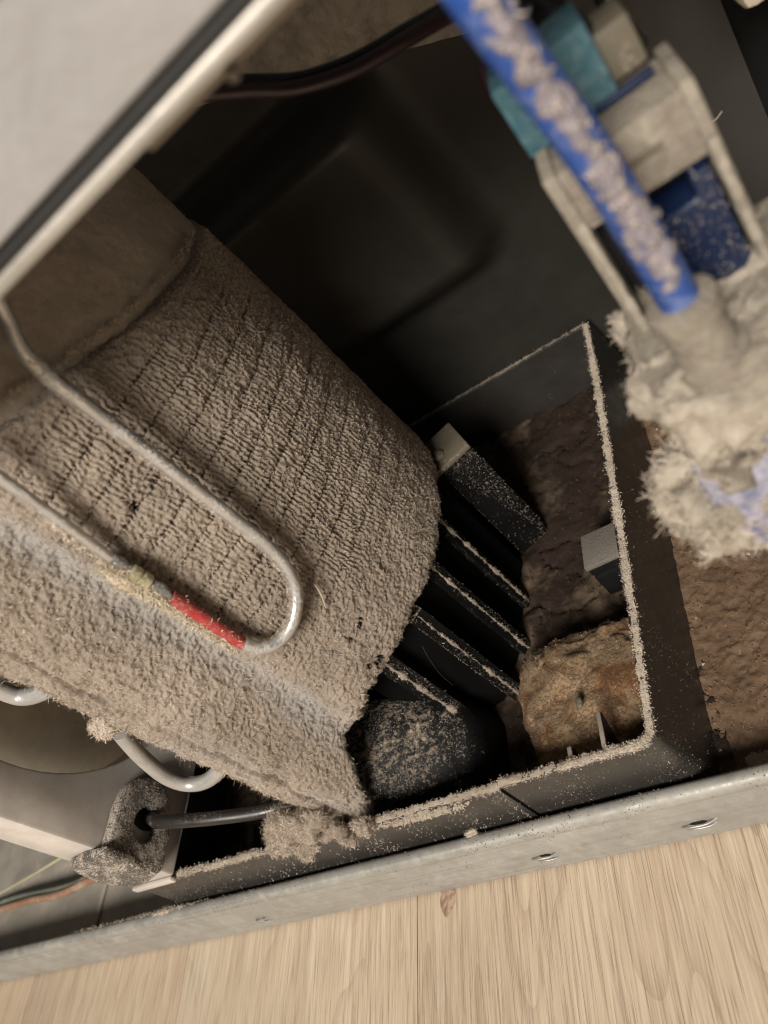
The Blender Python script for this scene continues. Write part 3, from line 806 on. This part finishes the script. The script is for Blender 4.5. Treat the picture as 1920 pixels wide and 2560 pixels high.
S_FRONT, S_VAL, S_BAND, S_RIGHT = near_s(-.150, .117), near_s(-.1585, .1168), near_s(-.186, .100), near_s(-.1125, .19)
ZTOP = .2075 + .0185 * sstep(S_RIGHT - .01, S_FRONT + .01, sarc)            # ledge climbs to the left
zlow = .0815 - .008 * sstep(S_FRONT - .01, S_VAL, sarc) - .034 * sstep(S_VAL, S_BAND - .006, sarc) + .010 * sstep(S_BAND + .004, LC - .01, sarc)
zlow = zlow + .0016 * vn(sarc / .006, 0, 0, 9) + .0009 * vn(sarc / .0018, 0, 0, 10)
tt = np.linspace(0, 1, NZ)
Sg = np.repeat(sarc[:, None], NZ, 1)
RB = .0075                                                        # rounded lower edge
arcl = RB * np.pi / 2
Hn = (ZTOP - zlow)[:, None] - RB + arcl
q = tt[None, :] * Hn                                              # from top down along the skin
flat = (ZTOP - zlow)[:, None] - RB
ang = np.clip((q - flat) / RB, 0, np.pi / 2)
Zg = np.where(q < flat, ZTOP[:, None] - q, zlow[:, None] + RB - RB * np.sin(ang)) ; inw = np.where(q < flat, 0, RB * (1 - np.cos(ang)))
# top edge rounded too
inw = inw + .0045 * (1 - sstep(0, .006, q)) ** 2
nz_c = np.where(q < flat, 0, -np.sin(ang)); nh = np.where(q < flat, 1, np.cos(ang))
NX_, NY_ = Nrm2[:, 0][:, None] * nh, Nrm2[:, 1][:, None] * nh
P0 = np.stack([C2[:, 0][:, None] - Nrm2[:, 0][:, None] * inw, C2[:, 1][:, None] - Nrm2[:, 1][:, None] * inw, Zg], -1).reshape(-1, 3)
N0 = np.stack([NX_, NY_, nz_c], -1).reshape(-1, 3)
s1, z1 = Sg.reshape(-1), Zg.reshape(-1)
# fin rows
rowh = .0092
zw = z1 + .0008 * vn(s1 / .03, z1 / .05, 0, 71) + .00035 * vn(s1 / .005, z1 / .006, 0, 72)
row = np.floor(zw / rowh); dl = np.abs(zw / rowh - np.round(zw / rowh)) * rowh
finmask = sstep(S_RIGHT - .03, S_RIGHT + .004, s1) * (1 - sstep(S_FRONT - .004, S_VAL + .001, s1)) * sstep(-.001, -.018, z1 - np.repeat(ZTOP, NZ))
low = 1 - sstep(.098, .128, z1 + .012 * vn(s1 / .02, z1 / .02, 0, 73) - .25 * np.clip(s1 - S_RIGHT - .03, 0, 1))   # lower right end is an even felt
chaos = sstep(S_RIGHT + .030, S_FRONT - .004, s1 + .02 * vn(s1 / .02, z1 / .02, 0, 70))
fin = finmask * (1 - .80 * low) * (1 - .35 * chaos)
ph = s1 / .00150 + _h(row.astype(np.int64), 0 * row.astype(np.int64), 0 * row.astype(np.int64), 3) * 7 + .42 * vn(s1 / .0045, z1 / .0050, row, 74) + .22 * vn(s1 / .0012, z1 / .0013, row, 75) + chaos * .55 * vn(s1 / .0026, z1 / .0026, row, 68)
ridge = np.cos(2 * np.pi * ph); ridge = np.sign(ridge) * np.abs(ridge) ** .8
lineamt = np.clip(.72 + .45 * vn(s1 / .016, row * 3.3, 0, 76) + .30 * vn(s1 / .004, row * 5.1, 0, 79), 0, 1.15)
line = np.exp(-(dl / .00062) ** 2) * lineamt * np.clip(.62 - .55 * np.cos(2 * np.pi * ph), 0, 1)
disp = fin * (.00045 * ridge * (.6 + .4 * vn(s1 / .006, z1 / .006, 0, 77)) - .0017 * line)
endround = fin * .0004 * np.sqrt(np.clip(dl / .003, 0, 1))
disp = disp + endround
disp = disp + .00040 * (1 + .8 * chaos) * fbm(P0, .0022, 3, 81) + .00052 * vn(P0[:, 0] / .0009, P0[:, 1] / .0009, P0[:, 2] / .0009, 82) + .0009 * fbm(P0, .018, 3, 83)
band = sstep(S_VAL - .001, S_BAND - .004, s1)
edge = sstep(S_BAND + .003, LC - .012, s1) + sstep(.060, .046, z1) * band
disp = disp + band * (.0011 * fbm(P0, .006, 3, 84) + .0007 * fbm(P0, .0024, 2, 85)) + np.clip(edge, 0, 1) * .0020 * fbm(P0, .005, 3, 86)
wv = .0007 * vn(z1 / .012, 0, 0, 6) + .0004 * vn(z1 / .003, 0, 0, 7)
for s0, dep, wd_ in ((S_BAND - .0045, .0022, .0008), (S_BAND + .0020, .0030, .0009)):
    disp = disp - dep * np.exp(-((s1 - s0 - wv) / wd_) ** 2) * np.clip(.75 + .6 * vn(z1 / .010, s0 * 900, 0, 15), 0, 1)
disp = disp - .0022 * sstep(S_BAND + .0015, S_BAND + .0034, s1 - wv) + .0008 * sstep(S_BAND - .006, S_BAND - .0040, s1 - wv)
# seam line across the outer band
disp = disp - .0014 * np.exp(-((s1 - (S_BAND + .0055) - .0012 * vn(z1 / .02, 0, 0, 5)) / .0006) ** 2) * sstep(.12, .15, z1)
lint = np.exp(-((s1 - S_VAL - .0015) / .0065) ** 2) * (.55 + .5 * vn(z1 / .02, s1 / .01, 0, 88)) + .35 * band * np.clip(vn(s1 / .01, z1 / .014, 0, 89), 0, 1)
# bare pits where the felt has fallen away
bare = np.zeros(len(s1))


def cond_hit(u, v, off=0.):
    """sight line meets the condenser skin (offset outward by off)"""
    d = ray(u, v); Cc = C2 + Nrm2 * off; f = Cc[:, 0] * d[1] - Cc[:, 1] * d[0]
    best = None
    for i in np.where(f[:-1] * f[1:] <= 0)[0]:
        w = f[i] / (f[i] - f[i + 1] + 1e-15); p = Cc[i] + (Cc[i + 1] - Cc[i]) * w; t = p[1] / d[1]
        if t > 0 and (best is None or t < best[0]): best = (t, p, sarc[i])
    t, p, s = best
    return np.array([p[0], p[1], CAMPOS[2] + t * d[2]]), s


for (u, v, r) in ((905, 1560, .0022), (955, 1655, .0034), (925, 1668, .002), (990, 1640, .0018), (880, 1600, .0012), (560, 690, .0010), (575, 850, .0010), (340, 1268, .0022), (150, 770, .0020)):
    hp, hs = cond_hit(u, v); d2 = ((s1 - hs) ** 2 + (z1 - hp[2]) ** 2) / r ** 2
    n_ = .5 + .5 * vn(s1 / .0007, z1 / .0007, 0, 90) + .35 * vn(s1 / .002, z1 / .002, 0, 91)
    b_ = np.exp(-d2) * 1.25; k = sstep(.62, .80, b_ * (.35 + n_)); bare = np.maximum(bare, k); disp = disp - .0009 * k - .0006 * np.exp(-d2)
P1 = P0 + N0 * disp[:, None]
GF = grid_faces(NS, NZ)
cond = empty('condenser', (-.16, .15, .045), 'upright bent condenser coil smothered in thick grey brown dust', 'condenser')
fb = mk('fin_block', P1, GF, MAT['dust'], cond, kind='stuff', attrs={'lint': np.clip(lint, 0, 1), 'bare': bare})

# fibres on the skin: lying curls and standing hairs
gn = N0.reshape(NS, NZ, 3); idx_vis = (s1 > S_RIGHT - .028)
w = idx_vis * (1 - .97 * bare) * (.12 + np.clip(ridge * fin + (1 - fin) * np.clip(.5 + 1.2 * vn(P0[:, 0] / .0011, P0[:, 1] / .0011, P0[:, 2] / .0011, 82), .1, 1), 0, 1.)) * (1 - .8 * np.clip(line * fin, 0, 1))
w = w / w.sum()
rng = np.random.default_rng(11)


def skin_fibres(name, n, lmin, lmax, width, curl, lift, wts, seg=4):
    i = rng.choice(len(P1), n, p=wts); P = P1[i] + rng.normal(0, .00008, (n, 3))
    fV, fF = fibers(P, N0[i], lmin, lmax, width, curl, lift, seg, rng)
    m = 2 * (seg + 1)
    return mk(name, fV, fF, MAT['fuzz'], cond, kind='stuff', attrs={'lint': np.repeat(np.clip(lint[i], 0, 1), m)})


skin_fibres('dust_curl', 44000, .0006, .0014, .00013, 1.2, .15, w, 3)
skin_fibres('dust_hair', 32000, .0004, .0012, .00006, .8, .6, w, 2)
gi = rng.choice(len(P1), 42000, p=w); gV, gF = crumbs(P1[gi] + N0[gi] * .0001, N0[gi], .00007, .00022, rng)
mk('dust_granule', gV, gF, MAT['fuzz'], cond, smooth=False, kind='stuff', attrs={'lint': np.repeat(np.clip(lint[gi], 0, 1), 5)})
gro = np.exp(-((s1 - S_BAND + .0045 - wv) / .0009) ** 2) + np.exp(-((s1 - S_BAND - .0020 - wv) / .0010) ** 2)
w = w * (1 - .85 * np.clip(gro, 0, 1)); w /= w.sum()
wb = w * np.clip(band + .6 * low, 0, 1); wb /= wb.sum()
skin_fibres('band_fluff', 20000, .0006, .0021, .00012, 1.0, .3, wb, 3)
we = idx_vis * np.clip(edge, 0, 1); we = we / we.sum()
skin_fibres('edge_fluff', 8500, .0012, .0046, .00011, .9, .6, we, 4)

# end plate above the fins (smoother dust)
ne, nz2 = 300, 70
Ce, _ = resample(CS, ne); Te = np.gradient(Ce, axis=0); Te /= np.linalg.norm(Te, axis=1)[:, None]; Ne = np.stack([-Te[:, 1], Te[:, 0]], 1)
if Ne[ne // 2] @ np.array([.5, -.5]) < 0: Ne = -Ne
ZT_e = np.interp(np.linspace(0, LC, ne), sarc, ZTOP)
Zt = ZT_e[:, None] - .004 + np.linspace(0, 1, nz2)[None] * (.266 - ZT_e[:, None])
off = np.full(nz2, -.0022)[None]
V = np.stack([Ce[:, 0][:, None] + Ne[:, 0][:, None] * off, Ce[:, 1][:, None] + Ne[:, 1][:, None] * off, Zt], -1).reshape(-1, 3)
Nv = np.repeat(np.c_[Ne, np.zeros(ne)], nz2, 0)
V = V + Nv * (.0010 * fbm(V, .012, 3, 101) + .00035 * fbm(V, .002, 3, 102))[:, None]
ep = mk('end_plate', V, grid_faces(ne, nz2), dust_mat('end_plate_dust', (.45, .385, .315)), cond)
Q, Nn = tri_sample(V, grid_faces(ne, nz2), 6000); i_ = np.sum(Nn * np.array([.6, -.6, 0]), 1) < 0; Nn[i_] *= -1
fV, fF = fibers(Q, Nn, .0005, .0015, .0001, .9, .3, 3); mk('plate_fluff', fV, fF, MAT['fuzz'], cond, kind='stuff')
# tufted ledge where plate and fins meet
Lp = np.c_[C2[NS // 6:-30:3] + Nrm2[NS // 6:-30:3] * -.001, ZTOP[NS // 6:-30:3] + .0006]
Lp[:, 2] += .0012 * vn(Lp[:, 0] / .012, Lp[:, 1] / .012, 0, 8)
Vd, Fd = tube_va(Lp, .0005 + .0003 * vn(Lp[:, 0] / .004, Lp[:, 1] / .004, 0, 9), 10, rough=.0010, seed=103)
Q, Nn = tri_sample(Vd, Fd, 3000); fV, fF = fibers(Q, Nn, .0006, .002, .00012, .9, .5, 4); mk('ledge_fluff', fV, fF, MAT['fuzz'], cond, kind='stuff')
# return bends sticking out of the left edge
for pts, yy in (([(300, 1830), (322, 1858), (360, 1898), (415, 1942), (470, 1960), (520, 1950), (570, 1905)], .111), ([(-40, 1700), (0, 1724), (50, 1741), (96, 1734), (140, 1705), (165, 1660)], .111)):
    tube('return_bend', [atY(u, v, yy) for u, v in pts], .0028, MAT['steel'], cond, seg=18)

# ------------------------------------------------------------------ charging tube looped in front of the coil
def D(u, v): return (u * 1920 / 1659., v * 1920 / 1659.)


loop = empty('charging_tube', tuple(cond_hit(*D(600, 1390), .004)[0]), 'bent aluminium refrigerant tube with a red sleeve in front of the condenser', 'tube')
up_px = [D(-12, 640), D(14, 690), D(44, 752), D(104, 812), D(200, 886), D(300, 962), D(400, 1040), D(500, 1118), D(577, 1180), D(622, 1234), D(640, 1290), D(630, 1348), D(598, 1388), D(560, 1400), D(524, 1390)]
offs = np.interp(np.arange(len(up_px)), [0, 2, 4, 8, 11, 14], [.013, .010, .0075, .0055, .005, .0052])
A_ = [cond_hit(u, v, o)[0] for (u, v), o in zip(up_px, offs)]
lowp = [D(524, 1390), D(447, 1340), D(368, 1288), D(300, 1242), D(238, 1206), D(120, 1118), D(0, 1031), D(-70, 980)]
B_ = [cond_hit(u, v, o)[0] for (u, v), o in zip(lowp, (.0052, .0050, .0050, .0048, .0050, .0062, .008, .009))]
r_px = .0020
tube('tube_upper', A_, np.full(len(spline(A_, 14)), r_px), MAT['alu'], loop, seg=20, n=14)
V, F = tube_va(spline(B_[0:3], 14), .0018, 20, rough=.00022, seed=5); rs = mk('red_sleeve', V, F, MAT['red'], loop, sharp=60)
sp = spline(B_[2:5], 16)
rad = .0012 + .0006 * np.abs(np.sin(np.linspace(0, 9, len(sp)))) ; V, F = tube_va(sp, rad, 16, rough=.0006, seed=6); mk('soldered_joint', V, F, MAT['solder'], loop)
jc = B_[3]; jd = B_[4] - B_[2]; jd = jd / np.linalg.norm(jd)
lathe('brass_nut', jc - jd * .0036 + [.0004, -.0006, .0002], jd, [(0, .0012), (.0004, .0021), (.0026, .0022), (.0031, .0016), (.0034, .0016), (.0039, .0022), (.0060, .0021), (.0064, .0012)], MAT['brass'], loop, seg=18)
V, F = tube_va(spline(B_[4:], 12), .0014, 18); mk('tube_lower', V, F, MAT['alu'], loop, sharp=60)
# lint clinging under the joint and along the tubes
def lint_on(path, r, n, lmin, lmax, off, mat='palef', name='tube_lint', parent=loop, wd=.00016):
    V, F = tube_va(path, r, 10); Q, Nn = tri_sample(V, F, n, rng); Q = Q + np.array(off); fV, fF = fibers(Q, Nn, lmin, lmax, wd, .7, .5, 3, rng)
    mk(name, fV, fF, MAT[mat], parent, kind='stuff')


lint_on(spline(A_[3:], 6), .0019, 7500, .0003, .0010, (-.0003, 0, .0004), wd=.0001)
lint_on(spline(B_[0:3], 6), .0012, 3600, .0006, .0019, (-.0024, -.0008, .0004), mat='cream_lint')
lint_on(spline(B_[0:3], 6), .0022, 60, .0006, .0016, (0, 0, 0))
lint_on(spline(B_[2:5], 6), .0020, 3000, .0008, .0024, (-.0018, -.0008, .0004), mat='cream_lint')
jl = B_[3] + np.array([-.0034, -.0004, .0006])
o_, V_, F_ = blob('joint_lint', jl, .0034, .0026, .0066, MAT['cream_lint'], loop, p=2, amp=.0018, sc=.003, seed=210, nu=70, nv=50, kind='stuff')
Q, Nn = tri_sample(V_, F_, 1500); fV, fF = fibers(Q, Nn, .0006, .0024, .00013, .9, .4, 5); mk('joint_lint_fibre', fV, fF, MAT['cream_lint'], loop, kind='stuff')
lint_on(spline(B_[4:6], 6), .0014, 500, .0005, .0014, (-.0014, -.0003, .0003))
# one long pale bristle stuck on the felt
hp = [cond_hit(*D(680, 1262), .002)[0], cond_hit(*D(694, 1285), .0032)[0], cond_hit(*D(704, 1312), .0012)[0]]
tube('stray_bristle', hp, .00028, MAT['pale'], None, seg=6, label='single pale bristle stuck on the dust beside the tube bend', cat='bristle')

# hanging lint clumps
def lint_clump(name, label, c, rx, ry, rz, nf, seed, lmax=.006, mat='pale', fm='palef', amp=.45):
    o, V, F = blob(name, c, rx, ry, rz, MAT[mat], None, p=2.0, amp=min(rx, rz) * amp, sc=min(rx, rz) * .9, seed=seed, nu=90, nv=60, label=label, cat='lint')
    o['group'] = 'clumps of lint'
    rg = np.random.default_rng(seed); Q, Nn = tri_sample(V, F, nf, rg); Cn = np.array(c); Nn = np.where(((Q - Cn) * Nn).sum(1)[:, None] < 0, -Nn, Nn)
    fV, fF = fibers(Q, Nn, .0008, lmax * .6, .00012, .9, .4, 4, rg); mk('lint_fibre', fV, fF, MAT[fm], o, kind='stuff')
    return o


a = atY(738, 2085, .0945)
cl = lint_clump('lint_clump', 'shaggy lint clump hanging off the condenser foot onto the tray rim', (a[0] + .001, .0960, a[2] + .002), .0125, .0045, .0075, 5200, 151, mat='dust', fm='fuzz', amp=.9)
for (u, v, rr, sd) in ((700, 2120, .0045, 155), (775, 2125, .0050, 156), (850, 2085, .0060, 157), (905, 2065, .0045, 158)):
    b_ = atY(u, v, .0938); oo, V_, F_ = blob('lint_tuft', (b_[0], .0942, b_[2]), rr, rr * .40, rr * .7, MAT['dust'], cl, p=2, amp=rr * .9, sc=rr * .7, seed=sd, nu=60, nv=40, kind='stuff')
    Q, Nn = tri_sample(V_, F_, 1300); fA, fB = fibers(Q, Nn, .0006, .0024, .00012, .9, .4, 5); mk('lint_tuft_fibre', fA, fB, MAT['fuzz'], cl, kind='stuff')
a = atY(1090, 2052, .0938)
rg_ = np.random.default_rng(5); n_ = 2600
Q = np.c_[a[0] + rg_.normal(0, .0075, n_), np.full(n_, .0935) + rg_.normal(0, .0005, n_), ZR - np.abs(rg_.normal(0, .0030, n_)) * np.clip(.5 + vn(np.arange(n_) * 0., 0, 0, 1), .4, 1)]
keep = vn(Q[:, 0] / .0016, Q[:, 2] / .0014, 0, 44) + .5 * vn(Q[:, 0] / .0005, Q[:, 2] / .0005, 0, 45) > .1; Q = Q[keep]
Nq = np.repeat([[0, -1., .2]], len(Q), 0); cV, cF = crumbs(Q, Nq, .00015, .0006)
fl = mk('lint_patch', cV, cF, MAT['pale'], tray, smooth=False, kind='stuff'); fA, fB = fibers(Q, Nq, .0005, .0018, .00012, .9, .2, 4); mk('lint_patch_fibre', fA, fB, MAT['palef'], tray, kind='stuff')
a = atY(265, 1815, .107); lint_clump('lint_clump', 'small lint tuft on the left edge of the condenser above the bent tube', (a[0], .107, a[2]), .005, .0035, .0045, 1700, 153, .004)
a = atY(1185, 2085, .0925); lint_clump('lint_clump', 'tiny lint tuft caught between tray and rail', (a[0], .0925, a[2] + .001), .0022, .0012, .0022, 300, 154, .003)
# lint along the rail's rolled edge
speckle(rail, 1700, 1100, rail, 160, lambda C, n_: ((C[:, 2] > .0255) * 1. + .07) * (C[:, 1] < .0925) * (C[:, 0] > -.4) * (C[:, 0] < .03) * np.clip(.3 + vn(C[:, 0] / .012, 0, C[:, 2] / .01, 4), .03, 1), rmin=.0001, rmax=.0005)
x_a, x_b = atZ(230, 2340, .028)[0], atZ(520, 2270, .028)[0]
rim_dust('rail_lint', [(x_a - .02, .0912, .0277), (x_a, .0912, .0279), (x_b, .0912, .0279)], .0016, .0011, 1500, 161, rail)

# ------------------------------------------------------------------ water valve at right
valve = empty('water_valve', (-.002, .112, .118), 'ivory solenoid water valve thick with lint hanging at the right', 'valve')
YV = .1155
# yoke frame: top bar, bottom bar, two side cheeks
box('yoke_top', -.0135, .0085, YV, .131, .1862, .1975, MAT['ivory'], valve, bevel=.0008)
box('yoke_cheek', -.0144, -.0121, YV - .001, .131, .1640, .1985, MAT['ivory'], valve, bevel=.0005)
box('yoke_cheek', .0073, .0095, YV - .001, .131, .1600, .1985, MAT['ivory'], valve, bevel=.0005)
box('yoke_slot', -.0122, .0074, .1240, .1300, .1655, .1860, MAT['void'], valve, bevel=.0004)
g0 = atY(1610, 390, YV)
box('yoke_groove', g0[0] - .003, g0[0] + .003, YV - .0004, YV + .001, g0[2] - .0006, g0[2] + .0006, MAT['cream'], valve, bevel=.0002)
coil = prism('solenoid_coil', [(-.0042, .1650), (.0050, .1650), (.0068, .1672), (.0068, .1855), (.0034, .1855), (.0034, .1815), (-.0042, .1815)], 1, YV - .0012, .124, MAT['navy'], valve, bevel=.0008)
speckle(coil, 420, 120, valve, 170, lambda C, n_: (n_[:, 1] < -.3) * 1., rmax=.0002, rmin=.00006, mat='vlint')
box('yoke_base', -.0160, .0150, .0985, .131, .1585, .1648, MAT['ivory'], valve, bevel=.0012)
# terminal housing under the teal connector
tA = atY(1600, 200, .128)
box('terminal_housing', -.0010, .0064, .1285, .138, .1985, .2065, MAT['cream'], valve, bevel=.0006)
box('terminal_blade', -.0070, .0060, .1240, .1262, .1978, .1990, MAT['navy'], valve, bevel=.0003)
# inlet collar where the blue tube enters
te = atY(1690, 735, .1005)
tx, tz = te[0], te[2]
lathe('inlet_collar', (tx, .1005, tz - .0165), (0, 0, 1), [(0, .0062), (.004, .0062), (.0046, .0050), (.0115, .0046), (.0122, .0054), (.0150, .0054), (.0156, .0044)], MAT['ivory'], valve, seg=28)
# lint caked valve body, and blue nut below
def lumpy_box(name, x0, x1, y0, y1, z0, z1, mat, amp, sc, seed, parent):
    return blob(name, ((x0 + x1) / 2, (y0 + y1) / 2, (z0 + z1) / 2), (x1 - x0) / 2, (y1 - y0) / 2, (z1 - z0) / 2, mat, parent, p=5, amp=amp, sc=sc, seed=seed, nu=110, nv=80)


o, V, F = lumpy_box('valve_body', -.0190, .032, .0930, .1290, .1470, .1650, MAT['vlint'], .0052, .0034, 180, valve)
Q, Nn = tri_sample(V, F, 6500); fV, fF = fibers(Q, Nn, .0008, .0028, .00012, 1.0, .35, 3); mk('body_lint', fV, fF, MAT['palef'], valve, kind='stuff')
nb = atY(1835, 1185, .104)
nut = lathe('blue_nut', (nb[0], .104, nb[2] - .012), (.15, -.25, 1), [(0, .0080), (.003, .0093), (.017, .0096), (.022, .0085)], MAT['nut'], valve, seg=8)
o, V, F = blob('nut_lint', (nb[0], .1035, nb[2] - .001), .0122, .0108, .0130, MAT['vlint'], valve, p=2.6, amp=.0070, sc=.0040, seed=186, nu=110, nv=84)
Q, Nn = tri_sample(V, F, 5500); fV, fF = fibers(Q, Nn, .0010, .0042, .00012, .9, .5, 4); mk('nut_lint_fibre', fV, fF, MAT['palef'], valve, kind='stuff')
o, V, F = blob('hanging_lint', (nb[0] + .001, .102, nb[2] - .0145), .0050, .0040, .0075, MAT['vlint'], valve, p=2., amp=.003, sc=.004, seed=188)
Q, Nn = tri_sample(V, F, 1300); fV, fF = fibers(Q, Nn, .0008, .003, .00010, 1.0, .4, 6); mk('hanging_lint_fibre', fV, fF, MAT['palef'], valve, kind='stuff')
# dust along the cheek edges
for x in (-.0128, .0084):
    rim = [(x, YV - .0012, z) for z in np.linspace(.160, .189, 40)]
    V, F = tube_va(np.array(rim), .0008, 8, rough=.0006, seed=190); mk('cheek_dust', V, F, MAT['vlint'], valve, kind='stuff')

# blue water tube, dust on its upper side
tp = [(tx, .1005, tz - .004), (tx, .1005, tz + .008), (tx - .0006, .1008, .205), atY(1205, 20, .1012), atY(1130, -90, .1022), atY(1040, -230, .104)]
tub = tube('blue_water_tube', tp, .0031, MAT['blue'], seg=26, label='bright blue plastic water tube coming down into the valve', cat='tube')
Pt = spline(tp, 12); Pt = Pt[8:]
Pt, _l = resample(Pt, 280); nt_, ka = len(Pt), 30
Tt = np.gradient(Pt, axis=0); Tt /= np.linalg.norm(Tt, axis=1)[:, None]
face = np.cross(Tt, np.cross(np.array([.40, -1.0, .25]), Tt)); face /= np.linalg.norm(face, axis=1)[:, None]; side = np.cross(Tt, face)
aa = np.linspace(-1.5, 1.5, ka)[None, :]; ii = np.arange(nt_)[:, None] * _l / nt_
msk = 1.0 - np.abs(aa + .25 * vn(ii / .012, 0, 0, 3)) / (.62 + .30 * vn(ii / .008, 0, 0, 4)) + .60 * vn(ii / .0026, aa * 2.2, 0, 5) + .55 * vn(ii / .0009, aa * 4, 0, 6) + .35 * (1 - ii / _l) - .15
msk = msk - .0
rad_ = .0031 + np.clip(msk, -.35, 1.3) * .00085 + .00040 * vn(ii / .0010, aa * 3, 0, 7) * (msk > 0)
Vd = (Pt[:, None, :] + (face[:, None, :] * np.cos(aa)[:, :, None] + side[:, None, :] * np.sin(aa)[:, :, None]) * rad_[:, :, None]).reshape(-1, 3); Fd = grid_faces(nt_, ka)
mk('tube_dust', Vd, Fd, dust_mat('lilac_dust', (.27, .245, .28)), tub, kind='stuff')
Q, Nn = tri_sample(Vd, Fd, 700, RNG, lambda C, n_: 1. * (np.linalg.norm(C - Pt[np.argmin(((C[:, None, :] - Pt[None, ::6, :]) ** 2).sum(2), 1) * 6], axis=1) > .0035)); fV, fF = fibers(Q, Nn, .0004, .0014, .00015, .6, .5, 4); mk('tube_fibre', fV, fF, MAT['palef'], tub, kind='stuff')

# teal connector behind the tube
tcn = empty('wire_connector', (-.0075, .130, .198), 'teal plastic wire connector behind the blue tube', 'connector')
box('housing', -.0150, .0008, .1250, .1370, .1980, .2105, MAT['teal'], tcn, bevel=.0005)
box('latch', -.0100, -.0050, .1238, .1249, .2000, .2085, MAT['teal'], tcn, bevel=.0003)
# wires
def wpx(px, ys): return [atY(u, v, y) for (u, v), y in zip(px, ys)]


for i, (px, ys, r, mm, lb) in enumerate((
        ([D(430, 205), D(530, 196), D(640, 190), D(760, 152), D(880, 84), D(985, 22), D(1090, -30)], [.175, .178, .18, .18, .175, .165, .155], .0017, 'wirep', 'dark purple wire sagging under the liner, lowest of the bundle'),
        ([D(430, 180), D(540, 176), D(650, 170), D(770, 128), D(890, 60), D(1000, 0), D(1100, -60)], [.178, .18, .182, .182, .177, .167, .157], .0016, 'wireb', 'black wire sagging under the liner, uppermost of the bundle'),
        ([D(1080, -20), D(1140, 20), D(1180, 24), D(1220, 50), D(1250, 78), D(1262, 110)], [.150, .15, .148, .14, .134, .130], .0026, 'wireb', 'black wire curving into the teal connector'),
        ([D(1290, -40), D(1320, 10), D(1350, 60), D(1378, 100)], [.170, .168, .165, .16], .0022, 'wireb', 'short black wire above the ivory terminal housing'),
        ([D(1150, 60), D(1075, 110), D(1055, 150), D(1075, 190), D(1110, 215)], [.150, .152, .152, .148, .142], .0020, 'wirep', 'dark purple wire looping out left of the blue tube'))):
    tube('wire', wpx(px, ys), r, MAT[mm], seg=12, label=lb, cat='wire', group='wires under the liner')
# stray pale hairs
for px, y in (([D(1362, 110), D(1374, 128), D(1382, 152)], .14), ([D(1530, 268), D(1546, 258), D(1560, 240)], .2)):
    tube('stray_hair', wpx(px, [y] * 3), .0002, MAT['pale'], seg=5, label='pale hair stuck on the ' + ('terminal housing' if y < .15 else 'grey side sheet'), cat='hair')
for px in ([D(912, 1395), D(925, 1420), D(950, 1455), D(978, 1480)],):
    tube('stray_hair', [atY(u, v, .128) for u, v in px], .00002, MAT['brownf'], seg=5, label='fine hair hanging between condenser and ribbed stand', cat='hair')
